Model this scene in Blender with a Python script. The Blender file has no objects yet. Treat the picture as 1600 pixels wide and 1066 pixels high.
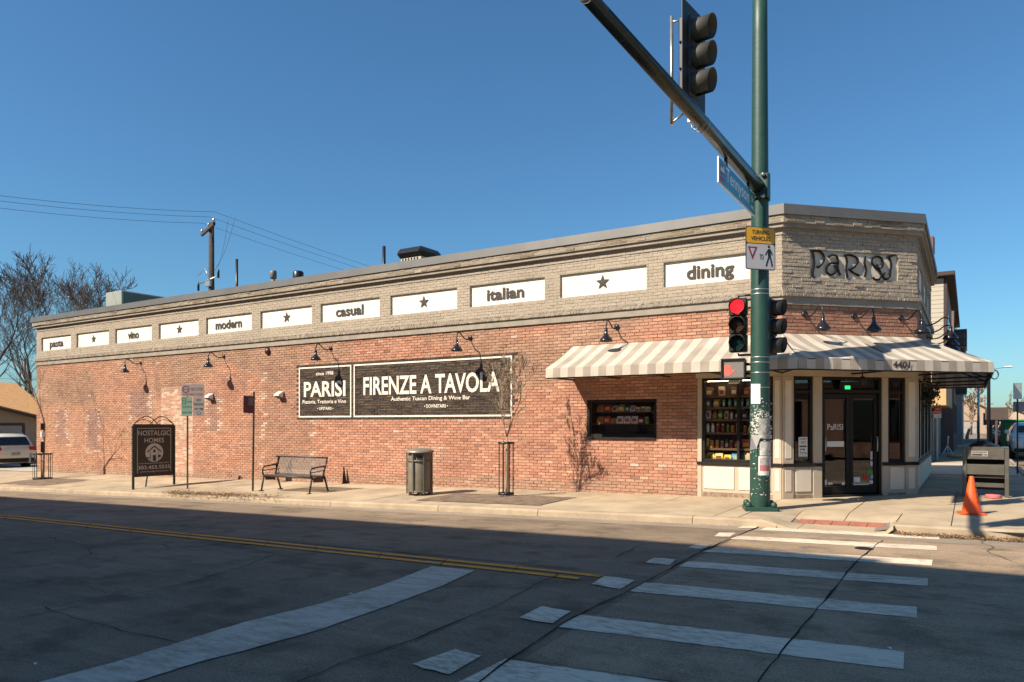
import bpy, bmesh, math, random
from mathutils import Vector, Matrix, noise
random.seed(7)
R = math.radians
S2 = 2 ** -.5
scene = bpy.context.scene
col = scene.collection

# ---------------------------------------------------------------- camera, sky, sun, exposure
CAM = Vector((3.12, -15.0, 1.5)); YAW = R(32); FPX = 1144.0; HOR = 661.0
cam = bpy.data.cameras.new('camera'); camo = bpy.data.objects.new('camera', cam); col.objects.link(camo)
camo.location = CAM; camo.rotation_euler = (R(90), 0, YAW)
cam.sensor_width = 36; cam.sensor_fit = 'HORIZONTAL'; cam.lens = 36 * FPX / 1600
cam.shift_y = (HOR - 533) / 1600; cam.clip_start = .05; cam.clip_end = 3000
scene.camera = camo
SUN = Vector((-.57, -1.0, 1.0)).normalized()          # towards the sun
world = bpy.data.worlds.new('World'); scene.world = world; world.use_nodes = True
wn = world.node_tree.nodes; wl = world.node_tree.links
sky = wn.new('ShaderNodeTexSky'); sky.sky_type = 'NISHITA'; sky.sun_disc = False
sky.sun_elevation = math.asin(SUN.z); sky.sun_rotation = math.atan2(SUN.x, SUN.y)
sky.altitude = 0; sky.air_density = 1.2; sky.dust_density = .45; sky.ozone_density = 6.0
tint = wn.new('ShaderNodeVectorMath'); tint.operation = 'MULTIPLY'; tint.inputs[1].default_value = (.64, .95, 1.06)
bg = wn['Background']; wl.new(sky.outputs[0], tint.inputs[0]); wl.new(tint.outputs[0], bg.inputs[0]); bg.inputs[1].default_value = .070
sl = bpy.data.lights.new('sun', 'SUN'); sl.energy = 5.0; sl.angle = R(.53); sl.color = (1.0, .885, .73)
so = bpy.data.objects.new('sun', sl); col.objects.link(so); so.location = (-20, -40, 40)
so.rotation_euler = SUN.to_track_quat('Z', 'Y').to_euler()
vs = scene.view_settings; vs.view_transform = 'Standard'; vs.look = 'None'; vs.exposure = 0.78; vs.gamma = 1; vs.use_curve_mapping = False
scene.cycles.use_denoising = True; scene.cycles.max_bounces = 7; scene.cycles.transparent_max_bounces = 12
scene.cycles.caustics_reflective = False; scene.cycles.caustics_refractive = False

# ---------------------------------------------------------------- photo pixel -> place
FW = Vector((-math.sin(YAW), math.cos(YAW), 0)); RT = Vector((math.cos(YAW), math.sin(YAW), 0))
def ray(x, y): return FW * FPX + RT * (x - 800) + Vector((0, 0, HOR - y))
def on_plane(x, y, n, d):
    r = ray(x, y); n = Vector(n); return CAM + r * ((d - CAM.dot(n)) / r.dot(n))
def fp(x, y, Y=0.0): return on_plane(x, y, (0, 1, 0), Y)
def xp(x, y, X): return on_plane(x, y, (1, 0, 0), X)
def cp(x, y, out=0.0): return on_plane(x, y, (S2, -S2, 0), out)

def clampx(X): return max(-50., min(6., X))
def sstep(a, b, v):
    t = max(0., min(1., (v - a) / (b - a))); return t * t * (3 - 2 * t)
KERB = -3.35
def zs(X, Y):                                         # pavement surface
    x = clampx(X)
    z = .0165 * x + .009 * min(x, 0) * max(0., min(1., -Y / 3.35))
    r = sstep(.35, .85, X) * (1 - sstep(2.07, 2.19, X))
    return z - .105 * r * sstep(1.7, 3.05, -Y)
def zr(X, Y):                                         # carriageway surface
    x = clampx(X); t = max(0., min(1., (KERB - Y) / 4.8))
    s = .0255 - .0035 * t if x < 0 else .0165
    u = (Y + 8.3) / 4.95
    crown = .085 * max(0., 1 - u * u) * (1 - sstep(-1, 4, X) * .55)
    return s * x - .125 + crown + .006 * noise.noise(Vector((X * .35, Y * .35, 3)))
def G(x, y, f=zs, dz=0.0):                            # pixel on the pavement or the road
    r = ray(x, y); t = (CAM.z) / max(1e-3, -r.z)
    for _ in range(30):
        p = CAM + r * t
        t = (f(p.x, p.y) + dz - CAM.z) / r.z
    return CAM + r * t

# ---------------------------------------------------------------- object helpers
def tag(o, label=None, cat=None, group=None, kind=None):
    if label: o['label'] = label
    if cat: o['category'] = cat
    if group: o['group'] = group
    if kind: o['kind'] = kind
    return o
def thing(name, label, cat, loc=(0, 0, 0), rz=0.0, group=None):
    o = bpy.data.objects.new(name, None); col.objects.link(o); o.empty_display_size = .2
    o.location = loc; o.rotation_euler = (0, 0, rz)
    return tag(o, label, cat, group)
def link(name, me, parent=None, loc=None, rz=None):
    o = bpy.data.objects.new(name, me); col.objects.link(o)
    if parent: o.parent = parent
    if loc is not None: o.location = loc
    if rz is not None: o.rotation_euler = (0, 0, rz)
    return o
KIDS = {}
def copy_tree(o, loc=None, rz=None, label=None, parent=None):
    c = o.copy(); col.objects.link(c)
    if parent: c.parent = parent
    if loc is not None: c.location = loc
    if rz is not None: c.rotation_euler = (0, 0, rz)
    if label: c['label'] = label
    for ch in o.children: copy_tree(ch, parent=c)
    return c

class MB:
    def __init__(s): s.v = []; s.f = []; s.m = []; s.sm = []; s.M = None
    def add(s, vs, fs, mi=0, smooth=False):
        b = len(s.v)
        for p in vs: s.v.append(tuple(s.M @ Vector(p)) if s.M else tuple(p))
        for f in fs: s.f.append(tuple(b + i for i in f)); s.m.append(mi); s.sm.append(smooth)
        return s
    def box(s, x0, x1, y0, y1, z0, z1, mi=0, b=0.0):
        if b <= 0:
            return s.add([(x0,y0,z0),(x1,y0,z0),(x1,y1,z0),(x0,y1,z0),(x0,y0,z1),(x1,y0,z1),(x1,y1,z1),(x0,y1,z1)],
                         [(0,3,2,1),(4,5,6,7),(0,1,5,4),(1,2,6,5),(2,3,7,6),(3,0,4,7)], mi)
        b = min(b, (x1-x0)*.45, (y1-y0)*.45, (z1-z0)*.45)
        V = []; idx = {}
        for i, sx in enumerate((x0, x1)):
            for j, sy in enumerate((y0, y1)):
                for k, sz in enumerate((z0, z1)):
                    dx = b if i == 0 else -b; dy = b if j == 0 else -b; dz = b if k == 0 else -b
                    idx[i,j,k,0] = len(V); V.append((sx, sy+dy, sz+dz))
                    idx[i,j,k,1] = len(V); V.append((sx+dx, sy, sz+dz))
                    idx[i,j,k,2] = len(V); V.append((sx+dx, sy+dy, sz))
        F = []
        for i in (0,1): F.append([idx[i,0,0,0],idx[i,1,0,0],idx[i,1,1,0],idx[i,0,1,0]][::(1 if i else -1)])
        for j in (0,1): F.append([idx[0,j,0,1],idx[0,j,1,1],idx[1,j,1,1],idx[1,j,0,1]][::(1 if j else -1)])
        for k in (0,1): F.append([idx[0,0,k,2],idx[1,0,k,2],idx[1,1,k,2],idx[0,1,k,2]][::(1 if k else -1)])
        for i in (0,1):
            for j in (0,1): F.append([idx[i,j,0,0],idx[i,j,1,0],idx[i,j,1,1],idx[i,j,0,1]][::(1 if (i!=j) else -1)])
            for k in (0,1): F.append([idx[i,0,k,0],idx[i,1,k,0],idx[i,1,k,2],idx[i,0,k,2]][::(1 if (i==k) else -1)][::-1])
        for j in (0,1):
            for k in (0,1): F.append([idx[0,j,k,1],idx[1,j,k,1],idx[1,j,k,2],idx[0,j,k,2]][::(1 if (j!=k) else -1)][::-1])
        for i in (0,1):
            for j in (0,1):
                for k in (0,1): F.append([idx[i,j,k,0],idx[i,j,k,1],idx[i,j,k,2]][::(1 if (i+j+k)%2 else -1)])
        return s.add(V, F, mi)
    def obox(s, c, ux, uy, uz, hx, hy, hz, mi=0, b=0.0):
        old = s.M; ux, uy, uz = Vector(ux), Vector(uy), Vector(uz)
        T = Matrix(((ux.x,uy.x,uz.x,c[0]),(ux.y,uy.y,uz.y,c[1]),(ux.z,uy.z,uz.z,c[2]),(0,0,0,1)))
        s.M = old @ T if old else T
        s.box(-hx, hx, -hy, hy, -hz, hz, mi, b); s.M = old; return s
    def bar(s, a, b, w, h=None, mi=0, up=(0,0,1)):
        a, b = Vector(a), Vector(b); d = (b - a); L = d.length
        if L < 1e-6: return s
        d.normalize(); u = Vector(up)
        if abs(d.dot(u)) > .99: u = Vector((0,1,0))
        x = d.cross(u).normalized(); z = x.cross(d).normalized()
        return s.obox((a+b)/2, x, d, z, w/2, L/2, (h or w)/2, mi)
    def tube(s, pts, rad, n=8, mi=0, cap=True, smooth=True):
        pts = [Vector(p) for p in pts]; m = len(pts)
        if not hasattr(rad, '__len__'): rad = [rad]*m
        V = []; F = []; pu = None
        for i, p in enumerate(pts):
            d = (pts[min(i+1,m-1)] - pts[max(i-1,0)]).normalized()
            if pu is None:
                u = Vector((0,0,1)) if abs(d.z) < .9 else Vector((1,0,0))
            else: u = pu
            x = (u - d * u.dot(d)).normalized(); y = d.cross(x); pu = x
            for k in range(n):
                a = 2*math.pi*k/n; V.append(p + (x*math.cos(a) + y*math.sin(a))*rad[i])
        for i in range(m-1):
            for k in range(n):
                F.append((i*n+k, i*n+(k+1)%n, (i+1)*n+(k+1)%n, (i+1)*n+k))
        s.add(V, F, mi, smooth)
        if cap:
            b = len(s.v) - len(V)
            s.f.append(tuple(b+k for k in range(n))[::-1]); s.m.append(mi); s.sm.append(False)
            s.f.append(tuple(b+(m-1)*n+k for k in range(n))); s.m.append(mi); s.sm.append(False)
        return s
    def lathe(s, prof, n=20, mi=0, c=(0,0,0), smooth=True):
        V = []; F = []; m = len(prof)
        for r, z in prof:
            for k in range(n):
                a = 2*math.pi*k/n; V.append((c[0]+r*math.cos(a), c[1]+r*math.sin(a), c[2]+z))
        for i in range(m-1):
            for k in range(n): F.append((i*n+k, i*n+(k+1)%n, (i+1)*n+(k+1)%n, (i+1)*n+k))
        return s.add(V, F, mi, smooth)
    def prism(s, poly, d, mi=0):                       # poly: 3D points, extruded by d
        poly = [Vector(p) for p in poly]; d = Vector(d); n = len(poly)
        return s.add(poly + [p + d for p in poly], [tuple(range(n))[::-1], tuple(range(n, 2*n))] + [(i,(i+1)%n,n+(i+1)%n,n+i) for i in range(n)], mi)
    def quad(s, a, b, c, d, mi=0): return s.add([a,b,c,d], [(0,1,2,3)], mi)
    def mesh(s, name, mats):
        me = bpy.data.meshes.new(name); me.from_pydata(s.v, [], s.f)
        for m in (mats if isinstance(mats, (list, tuple)) else [mats]): me.materials.append(m)
        if s.f:
            me.polygons.foreach_set('material_index', s.m); me.polygons.foreach_set('use_smooth', s.sm)
        bm = bmesh.new(); bm.from_mesh(me); bmesh.ops.recalc_face_normals(bm, faces=bm.faces); bm.to_mesh(me); bm.free()
        me.update(); return me
    def build(s, name, mats, parent=None, loc=None, rz=None):
        return link(name, s.mesh(name, mats), parent, loc, rz)

def struct(o): o['kind'] = 'structure'; return o
def stuff(o): o['kind'] = 'stuff'; return o

# ---------------------------------------------------------------- materials
MATS = {}
def mat(name, c, rough=.6, metal=0.0, var=.12, scale=6.0, bump=0.0, bscale=None, c2=None, coat=0.0, spec=.5, emit=None, estr=0, detail=6.0):
    m = bpy.data.materials.new(name); m.use_nodes = True; nt = m.node_tree; N = nt.nodes; L = nt.links
    p = N['Principled BSDF']; p.inputs['Roughness'].default_value = rough; p.inputs['Metallic'].default_value = metal
    p.inputs['Specular IOR Level'].default_value = spec; p.inputs['Coat Weight'].default_value = coat
    tc = N.new('ShaderNodeTexCoord')
    if var or c2:
        n = N.new('ShaderNodeTexNoise'); n.inputs['Scale'].default_value = scale; n.inputs['Detail'].default_value = detail; n.inputs['Roughness'].default_value = .65
        L.new(tc.outputs['Object'], n.inputs['Vector'])
        r = N.new('ShaderNodeValToRGB'); e = r.color_ramp.elements
        lo = c2 or tuple(x*(1-var) for x in c); hi = c if c2 else tuple(min(1, x*(1+var)) for x in c)
        e[0].position = .32; e[0].color = (*lo, 1); e[1].position = .68; e[1].color = (*hi, 1)
        L.new(n.outputs['Fac'], r.inputs[0]); L.new(r.outputs[0], p.inputs['Base Color'])
    else: p.inputs['Base Color'].default_value = (*c, 1)
    if bump:
        b = N.new('ShaderNodeBump'); b.inputs['Strength'].default_value = bump; b.inputs['Distance'].default_value = .01
        n2 = N.new('ShaderNodeTexNoise'); n2.inputs['Scale'].default_value = bscale or scale*4; n2.inputs['Detail'].default_value = 5
        L.new(tc.outputs['Object'], n2.inputs['Vector']); L.new(n2.outputs['Fac'], b.inputs['Height']); L.new(b.outputs[0], p.inputs['Normal'])
    if emit: p.inputs['Emission Color'].default_value = (*emit, 1); p.inputs['Emission Strength'].default_value = estr
    MATS[name] = m; return m

def brick_mat(name, use_obj, bump=.5):
    m = bpy.data.materials.new(name); m.use_nodes = True; nt = m.node_tree; N = nt.nodes; L = nt.links
    p = N['Principled BSDF']; p.inputs['Roughness'].default_value = .85; p.inputs['Specular IOR Level'].default_value = .25
    if use_obj: src = N.new('ShaderNodeObjectInfo').outputs['Color']
    else:
        a = N.new('ShaderNodeAttribute'); a.attribute_name = 'bcol'; src = a.outputs['Color']
    g = N.new('ShaderNodeNewGeometry')
    n = N.new('ShaderNodeTexNoise'); n.inputs['Scale'].default_value = 38; n.inputs['Detail'].default_value = 6; L.new(g.outputs['Position'], n.inputs['Vector'])
    mr = N.new('ShaderNodeMapRange'); mr.inputs['From Min'].default_value = .3; mr.inputs['From Max'].default_value = .7; mr.inputs['To Min'].default_value = .72; mr.inputs['To Max'].default_value = 1.25
    L.new(n.outputs['Fac'], mr.inputs['Value'])
    mx = N.new('ShaderNodeVectorMath'); mx.operation = 'SCALE'; L.new(src, mx.inputs[0]); L.new(mr.outputs[0], mx.inputs['Scale'])
    L.new(mx.outputs[0], p.inputs['Base Color'])
    n2 = N.new('ShaderNodeTexNoise'); n2.inputs['Scale'].default_value = 60; n2.inputs['Detail'].default_value = 5; L.new(g.outputs['Position'], n2.inputs['Vector'])
    b = N.new('ShaderNodeBump'); b.inputs['Strength'].default_value = bump; b.inputs['Distance'].default_value = .012
    L.new(n2.outputs['Fac'], b.inputs['Height']); L.new(b.outputs[0], p.inputs['Normal'])
    return m
B_FIELD = brick_mat('brick_field', False); B_ONE = brick_mat('brick_single', True)
P_FIELD = brick_mat('painted_brick_field', False, .6); P_ONE = brick_mat('painted_brick_single', True, .8)

MORTAR = mat('mortar', (.27,.165,.11), .95, var=.3, scale=3, bump=.3, bscale=60)
MORTAR_PALE = mat('pale_mortar', (.47,.355,.265), .95, var=.2, scale=5)
TAUPE = mat('taupe_paint', (.38,.325,.255), .8, var=.12, scale=2.5, bump=.25, bscale=40)
TAUPE_D = mat('taupe_band', (.29,.25,.20), .8, var=.18, scale=3, bump=.3, bscale=30)
PAINT_MORTAR = mat('painted_mortar', (.345,.295,.23), .9, var=.1)
WHITE_PANEL = mat('white_panel_paint', (.73,.685,.595), .75, var=.06, scale=3)
INK = mat('dark_lettering', (.045,.036,.03), .7, var=.3, scale=30)
CHALK = mat('mural_white', (.74,.67,.56), .8, var=.18, scale=14)
COPING = mat('coping_metal', (.13,.125,.118), .5, .2, var=.12, scale=1.5)
TRIM = mat('beige_trim', (.47,.385,.285), .6, var=.07, scale=4)
TRIM_L = mat('pale_panel', (.68,.60,.48), .6, var=.05, scale=4)
BRONZE = mat('dark_bronze_frame', (.014,.011,.009), .55, .0, var=.2, spec=.3)
BLACK = mat('black_paint', (.012,.012,.013), .38, .0, var=.25, scale=20)
IRON = mat('dark_iron', (.022,.019,.017), .55, .4, var=.35, scale=25, bump=.3, bscale=40)
STEEL = mat('galvanised_steel', (.42,.42,.41), .38, .85, var=.15, scale=12)
GREEN = mat('green_pole_paint', (.012,.050,.036), .48, 0, var=.3, scale=7, c2=(.020,.064,.047), bump=.15, bscale=25)
GREEN_D = mat('dark_green_arm_paint', (.022,.03,.026), .25, .1, var=.3, scale=6)
CONC = mat('pavement_concrete', (.38,.30,.20), .9, var=.13, scale=1.6, bump=.25, bscale=90, detail=10)
CONC_D = mat('pavement_joint', (.20,.165,.13), .95, var=.2)
KERBM = mat('kerb_concrete', (.36,.28,.19), .9, var=.2, scale=2.2, bump=.3, bscale=60, detail=10)
SOIL = mat('soil', (.17,.12,.08), .98, var=.4, scale=5, bump=.6, bscale=30)
LEAFM = mat('dry_leaf', (.24,.14,.065), .9, var=.4, scale=20)
RED_TILE = mat('red_tactile_brick', (.34,.13,.085), .85, var=.25, scale=10, bump=.4, bscale=60)
TAR = mat('tar_sealant', (.014,.012,.011), .9, var=.2, spec=.12)
WOOD = mat('weathered_wood', (.055,.04,.03), .9, var=.3, scale=8)
BARK = mat('bark', (.058,.049,.044), .95, var=.35, scale=9)
BARK_P = mat('pale_bark', (.34,.25,.17), .9, var=.3, scale=12)
RUBBER = mat('rubber', (.014,.014,.014), .85, var=.2)
WIRE = mat('cable', (.03,.03,.035), .6, var=0)
PAPER = mat('paper', (.74,.71,.65), .8, var=.05, scale=20)
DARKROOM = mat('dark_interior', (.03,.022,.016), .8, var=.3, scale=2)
SHELF = mat('shelf_wood', (.085,.045,.022), .6, var=.25, scale=6)

def glass_mat(name, tint=(.94,.94,.93), refl=1.0):
    m = bpy.data.materials.new(name); m.use_nodes = True; N = m.node_tree.nodes; L = m.node_tree.links
    N.remove(N['Principled BSDF']); out = N['Material Output']
    t = N.new('ShaderNodeBsdfTransparent'); t.inputs[0].default_value = (*tint, 1)
    g = N.new('ShaderNodeBsdfGlossy'); g.inputs['Roughness'].default_value = .012; g.inputs[0].default_value = (refl, refl, refl, 1)
    f = N.new('ShaderNodeFresnel'); ge = N.new('ShaderNodeNewGeometry'); mr = N.new('ShaderNodeMapRange')      # same reflection on both faces of the pane
    mr.inputs['To Min'].default_value = 1.65; mr.inputs['To Max'].default_value = 1/1.65; L.new(ge.outputs['Backfacing'], mr.inputs['Value']); L.new(mr.outputs[0], f.inputs[0])
    mx = N.new('ShaderNodeMixShader'); L.new(f.outputs[0], mx.inputs[0]); L.new(t.outputs[0], mx.inputs[1]); L.new(g.outputs[0], mx.inputs[2]); L.new(mx.outputs[0], out.inputs[0])
    return m
GLASS = glass_mat('window_glass'); GLASS_D = glass_mat('dark_glass', (.30,.30,.29))

def worn_paint(name, c, under, amount=.45, scale=16):
    """road paint worn through to the asphalt in flecks"""
    m = bpy.data.materials.new(name); m.use_nodes = True; N = m.node_tree.nodes; L = m.node_tree.links
    p = N['Principled BSDF']; p.inputs['Roughness'].default_value = .8
    tc = N.new('ShaderNodeTexCoord')
    n = N.new('ShaderNodeTexNoise'); n.inputs['Scale'].default_value = scale; n.inputs['Detail'].default_value = 12; n.inputs['Roughness'].default_value = .75
    mp = N.new('ShaderNodeMapping'); mp.inputs['Scale'].default_value = (.5, 1.6, 1); L.new(tc.outputs['Object'], mp.inputs[0]); L.new(mp.outputs[0], n.inputs['Vector'])
    r = N.new('ShaderNodeValToRGB'); e = r.color_ramp.elements; e[0].position = amount - .10; e[0].color = (*under, 1); e[1].position = amount + .12; e[1].color = (*c, 1)
    w = N.new('ShaderNodeTexNoise'); w.inputs['Scale'].default_value = 1.1; w.inputs['Detail'].default_value = 4; L.new(tc.outputs['Object'], w.inputs['Vector'])      # wheel tracks wear it more in places
    ma = N.new('ShaderNodeMath'); ma.operation = 'MULTIPLY_ADD'; ma.inputs[1].default_value = .34; ma.inputs[2].default_value = -.17; L.new(w.outputs['Fac'], ma.inputs[0])
    ad = N.new('ShaderNodeMath'); L.new(n.outputs['Fac'], ad.inputs[0]); L.new(ma.outputs[0], ad.inputs[1])
    L.new(ad.outputs[0], r.inputs[0]); L.new(r.outputs[0], p.inputs['Base Color'])
    b = N.new('ShaderNodeBump'); b.inputs['Strength'].default_value = .3; b.inputs['Distance'].default_value = .006
    n2 = N.new('ShaderNodeTexNoise'); n2.inputs['Scale'].default_value = 120; L.new(tc.outputs['Object'], n2.inputs['Vector']); L.new(n2.outputs['Fac'], b.inputs['Height']); L.new(b.outputs[0], p.inputs['Normal'])
    return m
YEL = worn_paint('yellow_line_paint', (.86,.31,.025), (.36,.17,.05), .40, 14)
WHITE_PAINT = worn_paint('worn_white_road_paint', (.72,.60,.45), (.30,.225,.15), .43)
STOP_PAINT = worn_paint('worn_stop_line_paint', (.60,.50,.385), (.34,.265,.19), .46, 7)

def asphalt(name, base, spread):
    m = bpy.data.materials.new(name); m.use_nodes = True; N = m.node_tree.nodes; L = m.node_tree.links
    p = N['Principled BSDF']; p.inputs['Roughness'].default_value = .88; p.inputs['Specular IOR Level'].default_value = .3
    tc = N.new('ShaderNodeTexCoord')
    def nz(sc, d, stretch=None):
        n = N.new('ShaderNodeTexNoise'); n.inputs['Scale'].default_value = sc; n.inputs['Detail'].default_value = d; n.inputs['Roughness'].default_value = .62
        if stretch:
            mp = N.new('ShaderNodeMapping'); mp.inputs['Scale'].default_value = stretch; L.new(tc.outputs['Object'], mp.inputs[0]); L.new(mp.outputs[0], n.inputs['Vector'])
        else: L.new(tc.outputs['Object'], n.inputs['Vector'])
        return n.outputs['Fac']
    def ramp(f, lo, hi, a=.3, b=.7):
        r = N.new('ShaderNodeMapRange'); r.inputs['From Min'].default_value = a; r.inputs['From Max'].default_value = b; r.inputs['To Min'].default_value = lo; r.inputs['To Max'].default_value = hi; L.new(f, r.inputs['Value']); return r.outputs[0]
    def mul(a, b):
        x = N.new('ShaderNodeMath'); x.operation = 'MULTIPLY'; L.new(a, x.inputs[0]); L.new(b, x.inputs[1]); return x.outputs[0]
    f = mul(mul(ramp(nz(.55, 6), 1-spread, 1+spread), ramp(nz(7, 8, (.15,1,1)), .84, 1.14)), mul(ramp(nz(150, 3), .50, 1.55), ramp(nz(55, 5), .74, 1.28)))
    f = mul(f, ramp(nz(1.7, 9), .62, 1.0, .36, .50)); f = mul(f, ramp(nz(14, 4), .80, 1.0, .30, .42))       # old oil and rubber stains
    v = N.new('ShaderNodeVectorMath'); v.operation = 'SCALE'; v.inputs[0].default_value = base; L.new(f, v.inputs['Scale']); L.new(v.outputs[0], p.inputs['Base Color'])
    b = N.new('ShaderNodeBump'); b.inputs['Strength'].default_value = .5; b.inputs['Distance'].default_value = .01; L.new(nz(150, 3), b.inputs['Height']); L.new(b.outputs[0], p.inputs['Normal'])
    return m
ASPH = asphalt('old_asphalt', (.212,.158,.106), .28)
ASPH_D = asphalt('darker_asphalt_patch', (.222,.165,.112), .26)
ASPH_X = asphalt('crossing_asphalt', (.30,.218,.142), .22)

# ---------------------------------------------------------------- lettering
_TX = {}
def text_data(s, bold=0.0):
    k = (s, bold)
    if k not in _TX:
        c = bpy.data.curves.new('lettering', 'FONT'); c.body = s; c.offset = bold; c.resolution_u = 3; c.extrude = 0
        o = bpy.data.objects.new('lettering', c); col.objects.link(o)
        dg = bpy.context.evaluated_depsgraph_get(); me = bpy.data.meshes.new_from_object(o.evaluated_get(dg))
        V = [tuple(v.co) for v in me.vertices]; F = [tuple(p.vertices) for p in me.polygons]
        bpy.data.objects.remove(o); bpy.data.curves.remove(c); bpy.data.meshes.remove(me)
        xs = [v[0] for v in V]; ys = [v[1] for v in V]
        _TX[k] = (V, F, min(xs), max(xs), min(ys), max(ys))
    return _TX[k]
def put_text(mb, s, O, U, V, N, u0, u1, v0, v1, bold=0.0, mi=0, asc=None):
    """text s fitted into the box u0..u1, v0..v1 of the plane O + u U + v V, sitting at N; asc: v0 is the baseline and asc the height of a 'd'"""
    vs, fs, x0, x1, y0, y1 = text_data(s, bold)
    O, U, V, N = Vector(O), Vector(U), Vector(V), Vector(N)
    sx = (u1 - u0) / (x1 - x0)
    if asc: sy = asc / .74; y0 = 0
    else: sy = (v1 - v0) / (y1 - y0)
    return mb.add([O + U * (u0 + (x - x0) * sx) + V * (v0 + (y - y0) * sy) + N for x, y, _ in vs], fs, mi)
# ================================================================ GROUND, ROADS, PAVEMENT
def grid_sheet(name, xs, ys, f, m, dz=0.0, parent=None):
    mb = MB(); nx, ny = len(xs), len(ys)
    V = [(x, y, f(x, y) + dz) for y in ys for x in xs]
    F = [(j*nx+i, j*nx+i+1, (j+1)*nx+i+1, (j+1)*nx+i) for j in range(ny-1) for i in range(nx-1)]
    mb.add(V, F, 0, True); return mb.build(name, m, parent)
def span(a, b, n): return [a + (b - a) * i / n for i in range(n + 1)]
GROUNDM = mat('dry_ground', (.24,.19,.13), .95, var=.35, scale=.4)
struct(grid_sheet('ground', [-900,-300,-120] + span(-60, 10, 35) + [30,80,300,900], [-600,-120,-60,-30,-16,-8,-3,0,8,30,80,250,1400], lambda X, Y: zs(X, 0) + (.0 if X > -29 else .009*clampx(X)*.7), GROUNDM, -.42))
road = struct(grid_sheet('road', [-140,-90] + span(-60, 8, 136) + [12,20,40,90], span(-13.0, -3.36, 30) + [-2.6], zr, ASPH))
cross = struct(grid_sheet('cross_street', [4.42, 8, 12, 16.5], [-2.6, 0, 5, 15, 40, 100, 260], lambda X, Y: zr(6, -3.4), ASPH, -.003))
struct(grid_sheet('gutter', span(-60, 4.2, 80), [-3.95, -3.36], lambda X, Y: zr(X, Y), mat('gutter_concrete', (.27,.215,.155), .9, var=.2, scale=1.2, bump=.3, bscale=60, detail=10), .004))
struct(grid_sheet('opposite_pavement', [-140,-60,-30,-10,0,4], [-19, -13.0], lambda X, Y: zr(X, -13) + .14, CONC))

def sheet(mb, poly, f, dz, mi=0, sub=10):
    """polygon given as two rails (a0..an left, b0..bn right) laid on the ground"""
    A, B = poly
    V = []; F = []
    for a, b in zip(A, B):
        for k in range(sub + 1):
            t = k / sub; x = a[0] + (b[0] - a[0]) * t; y = a[1] + (b[1] - a[1]) * t
            V.append((x, y, f(x, y) + dz))
    n = sub + 1
    for i in range(len(A) - 1):
        for k in range(sub): F.append((i*n+k, i*n+k+1, (i+1)*n+k+1, (i+1)*n+k))
    return mb.add(V, F, mi)
def ragged(mb, amp=.011):
    for i, (x, y, z) in enumerate(mb.v):
        q = Vector((x*9, y*9, 2)); mb.v[i] = (x + amp*noise.noise(q), y + amp*1.6*noise.noise(q + Vector((5, 7, 11))), z)
    return mb
def R2(*pts): return [G(x, y, zr).xy for x, y in pts]

# the crossing: a lighter strip of asphalt, its bars and short blocks, and the seams
crp = R2((1185,824),(1000,916),(760,1066),(600,1190)); crq = R2((1600,834),(1600,916),(1600,1066),(1600,1190))
# plain rectangles beyond the seam
sxs = [p[0] for p in crp]
x_seam = lambda Y: sxs[0] + (sxs[2]-sxs[0]) * (Y - crp[0][1]) / (crp[2][1] - crp[0][1])
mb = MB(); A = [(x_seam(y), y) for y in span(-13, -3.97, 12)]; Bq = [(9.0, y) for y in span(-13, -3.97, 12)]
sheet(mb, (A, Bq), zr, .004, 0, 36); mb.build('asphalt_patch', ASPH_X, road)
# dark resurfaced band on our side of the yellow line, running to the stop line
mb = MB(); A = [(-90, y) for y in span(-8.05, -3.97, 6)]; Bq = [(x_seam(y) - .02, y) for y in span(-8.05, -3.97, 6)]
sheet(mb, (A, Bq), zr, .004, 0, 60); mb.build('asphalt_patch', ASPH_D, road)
bars = [((1198,825),(1468,838),(1468,844),(1187,829)), ((1151,838),(1464,854),(1464,861),(1141,843)), ((1120,856),(1457,876),(1456,885),(1098,863)),
        ((1075,878),(1450,905),(1449,917),(1060,886)), ((1008,911),(1433,950),(1433,967),(984,925)), ((905,962),(1413,1020),(1412,1048),(872,981)),
        ((790,1032),(1390,1115),(1388,1160),(715,1068))]
for p in bars:
    a, b, c, d = R2(*p); mb = MB(); sheet(mb, ([a, d], [b, c]), zr, .008, 0, 70); ragged(mb); mb.build('crosswalk_bar', WHITE_PAINT, road)
blocks = [((1160,822),(1186,822),(1181,826),(1152,826)), ((1124,833),(1150,834),(1140,840),(1116,839)), ((1087,851),(1110,853),(1096,859),(1074,857)),
          ((1022,873),(1056,875),(1046,884),(1008,880)), ((945,901),(992,908),(969,922),(925,914)), ((846,949),(892,957),(862,976),(809,967)), ((712,1016),(750,1027),(700,1056),(643,1040))]
for p in blocks:
    a, b, c, d = R2(*p); mb = MB(); sheet(mb, ([a, a.lerp(d, .5), d], [b, b.lerp(c, .5), c]), zr, .009, 0, 14); ragged(mb, .014); mb.build('crosswalk_block', WHITE_PAINT, road)
# stop line
A = R2((675,886),(594,917),(500,945),(380,974),(277,1006),(180,1036),(67,1066),(-60,1104),(-300,1180)); Bq = R2((742,892),(690,917),(600,950),(500,985),(390,1016),(310,1036),(215,1066),(90,1104),(-140,1180))
def dense(P, k=8): return [a.lerp(b, j/k) for a, b in zip(P, P[1:]) for j in range(k)] + [P[-1]]
mb = MB(); sheet(mb, (dense(A), dense(Bq)), zr, .008, 0, 4); ragged(mb); mb.build('stop_line', STOP_PAINT, road)
# double yellow line
for (l, r, w) in (((0,805),(940,901.5),.10), ((0,808.5),(905,905),.10)):
    a, b = R2(l, r); dx = (b - a); mb = MB(); ny = Vector((0, w/2))
    P = [a + dx * t for t in span(-3, 1, 80)]
    sheet(mb, ([p - ny for p in P], [p + ny for p in P]), zr, .008, 0, 1); mb.build('yellow_line', YEL, road)
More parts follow.
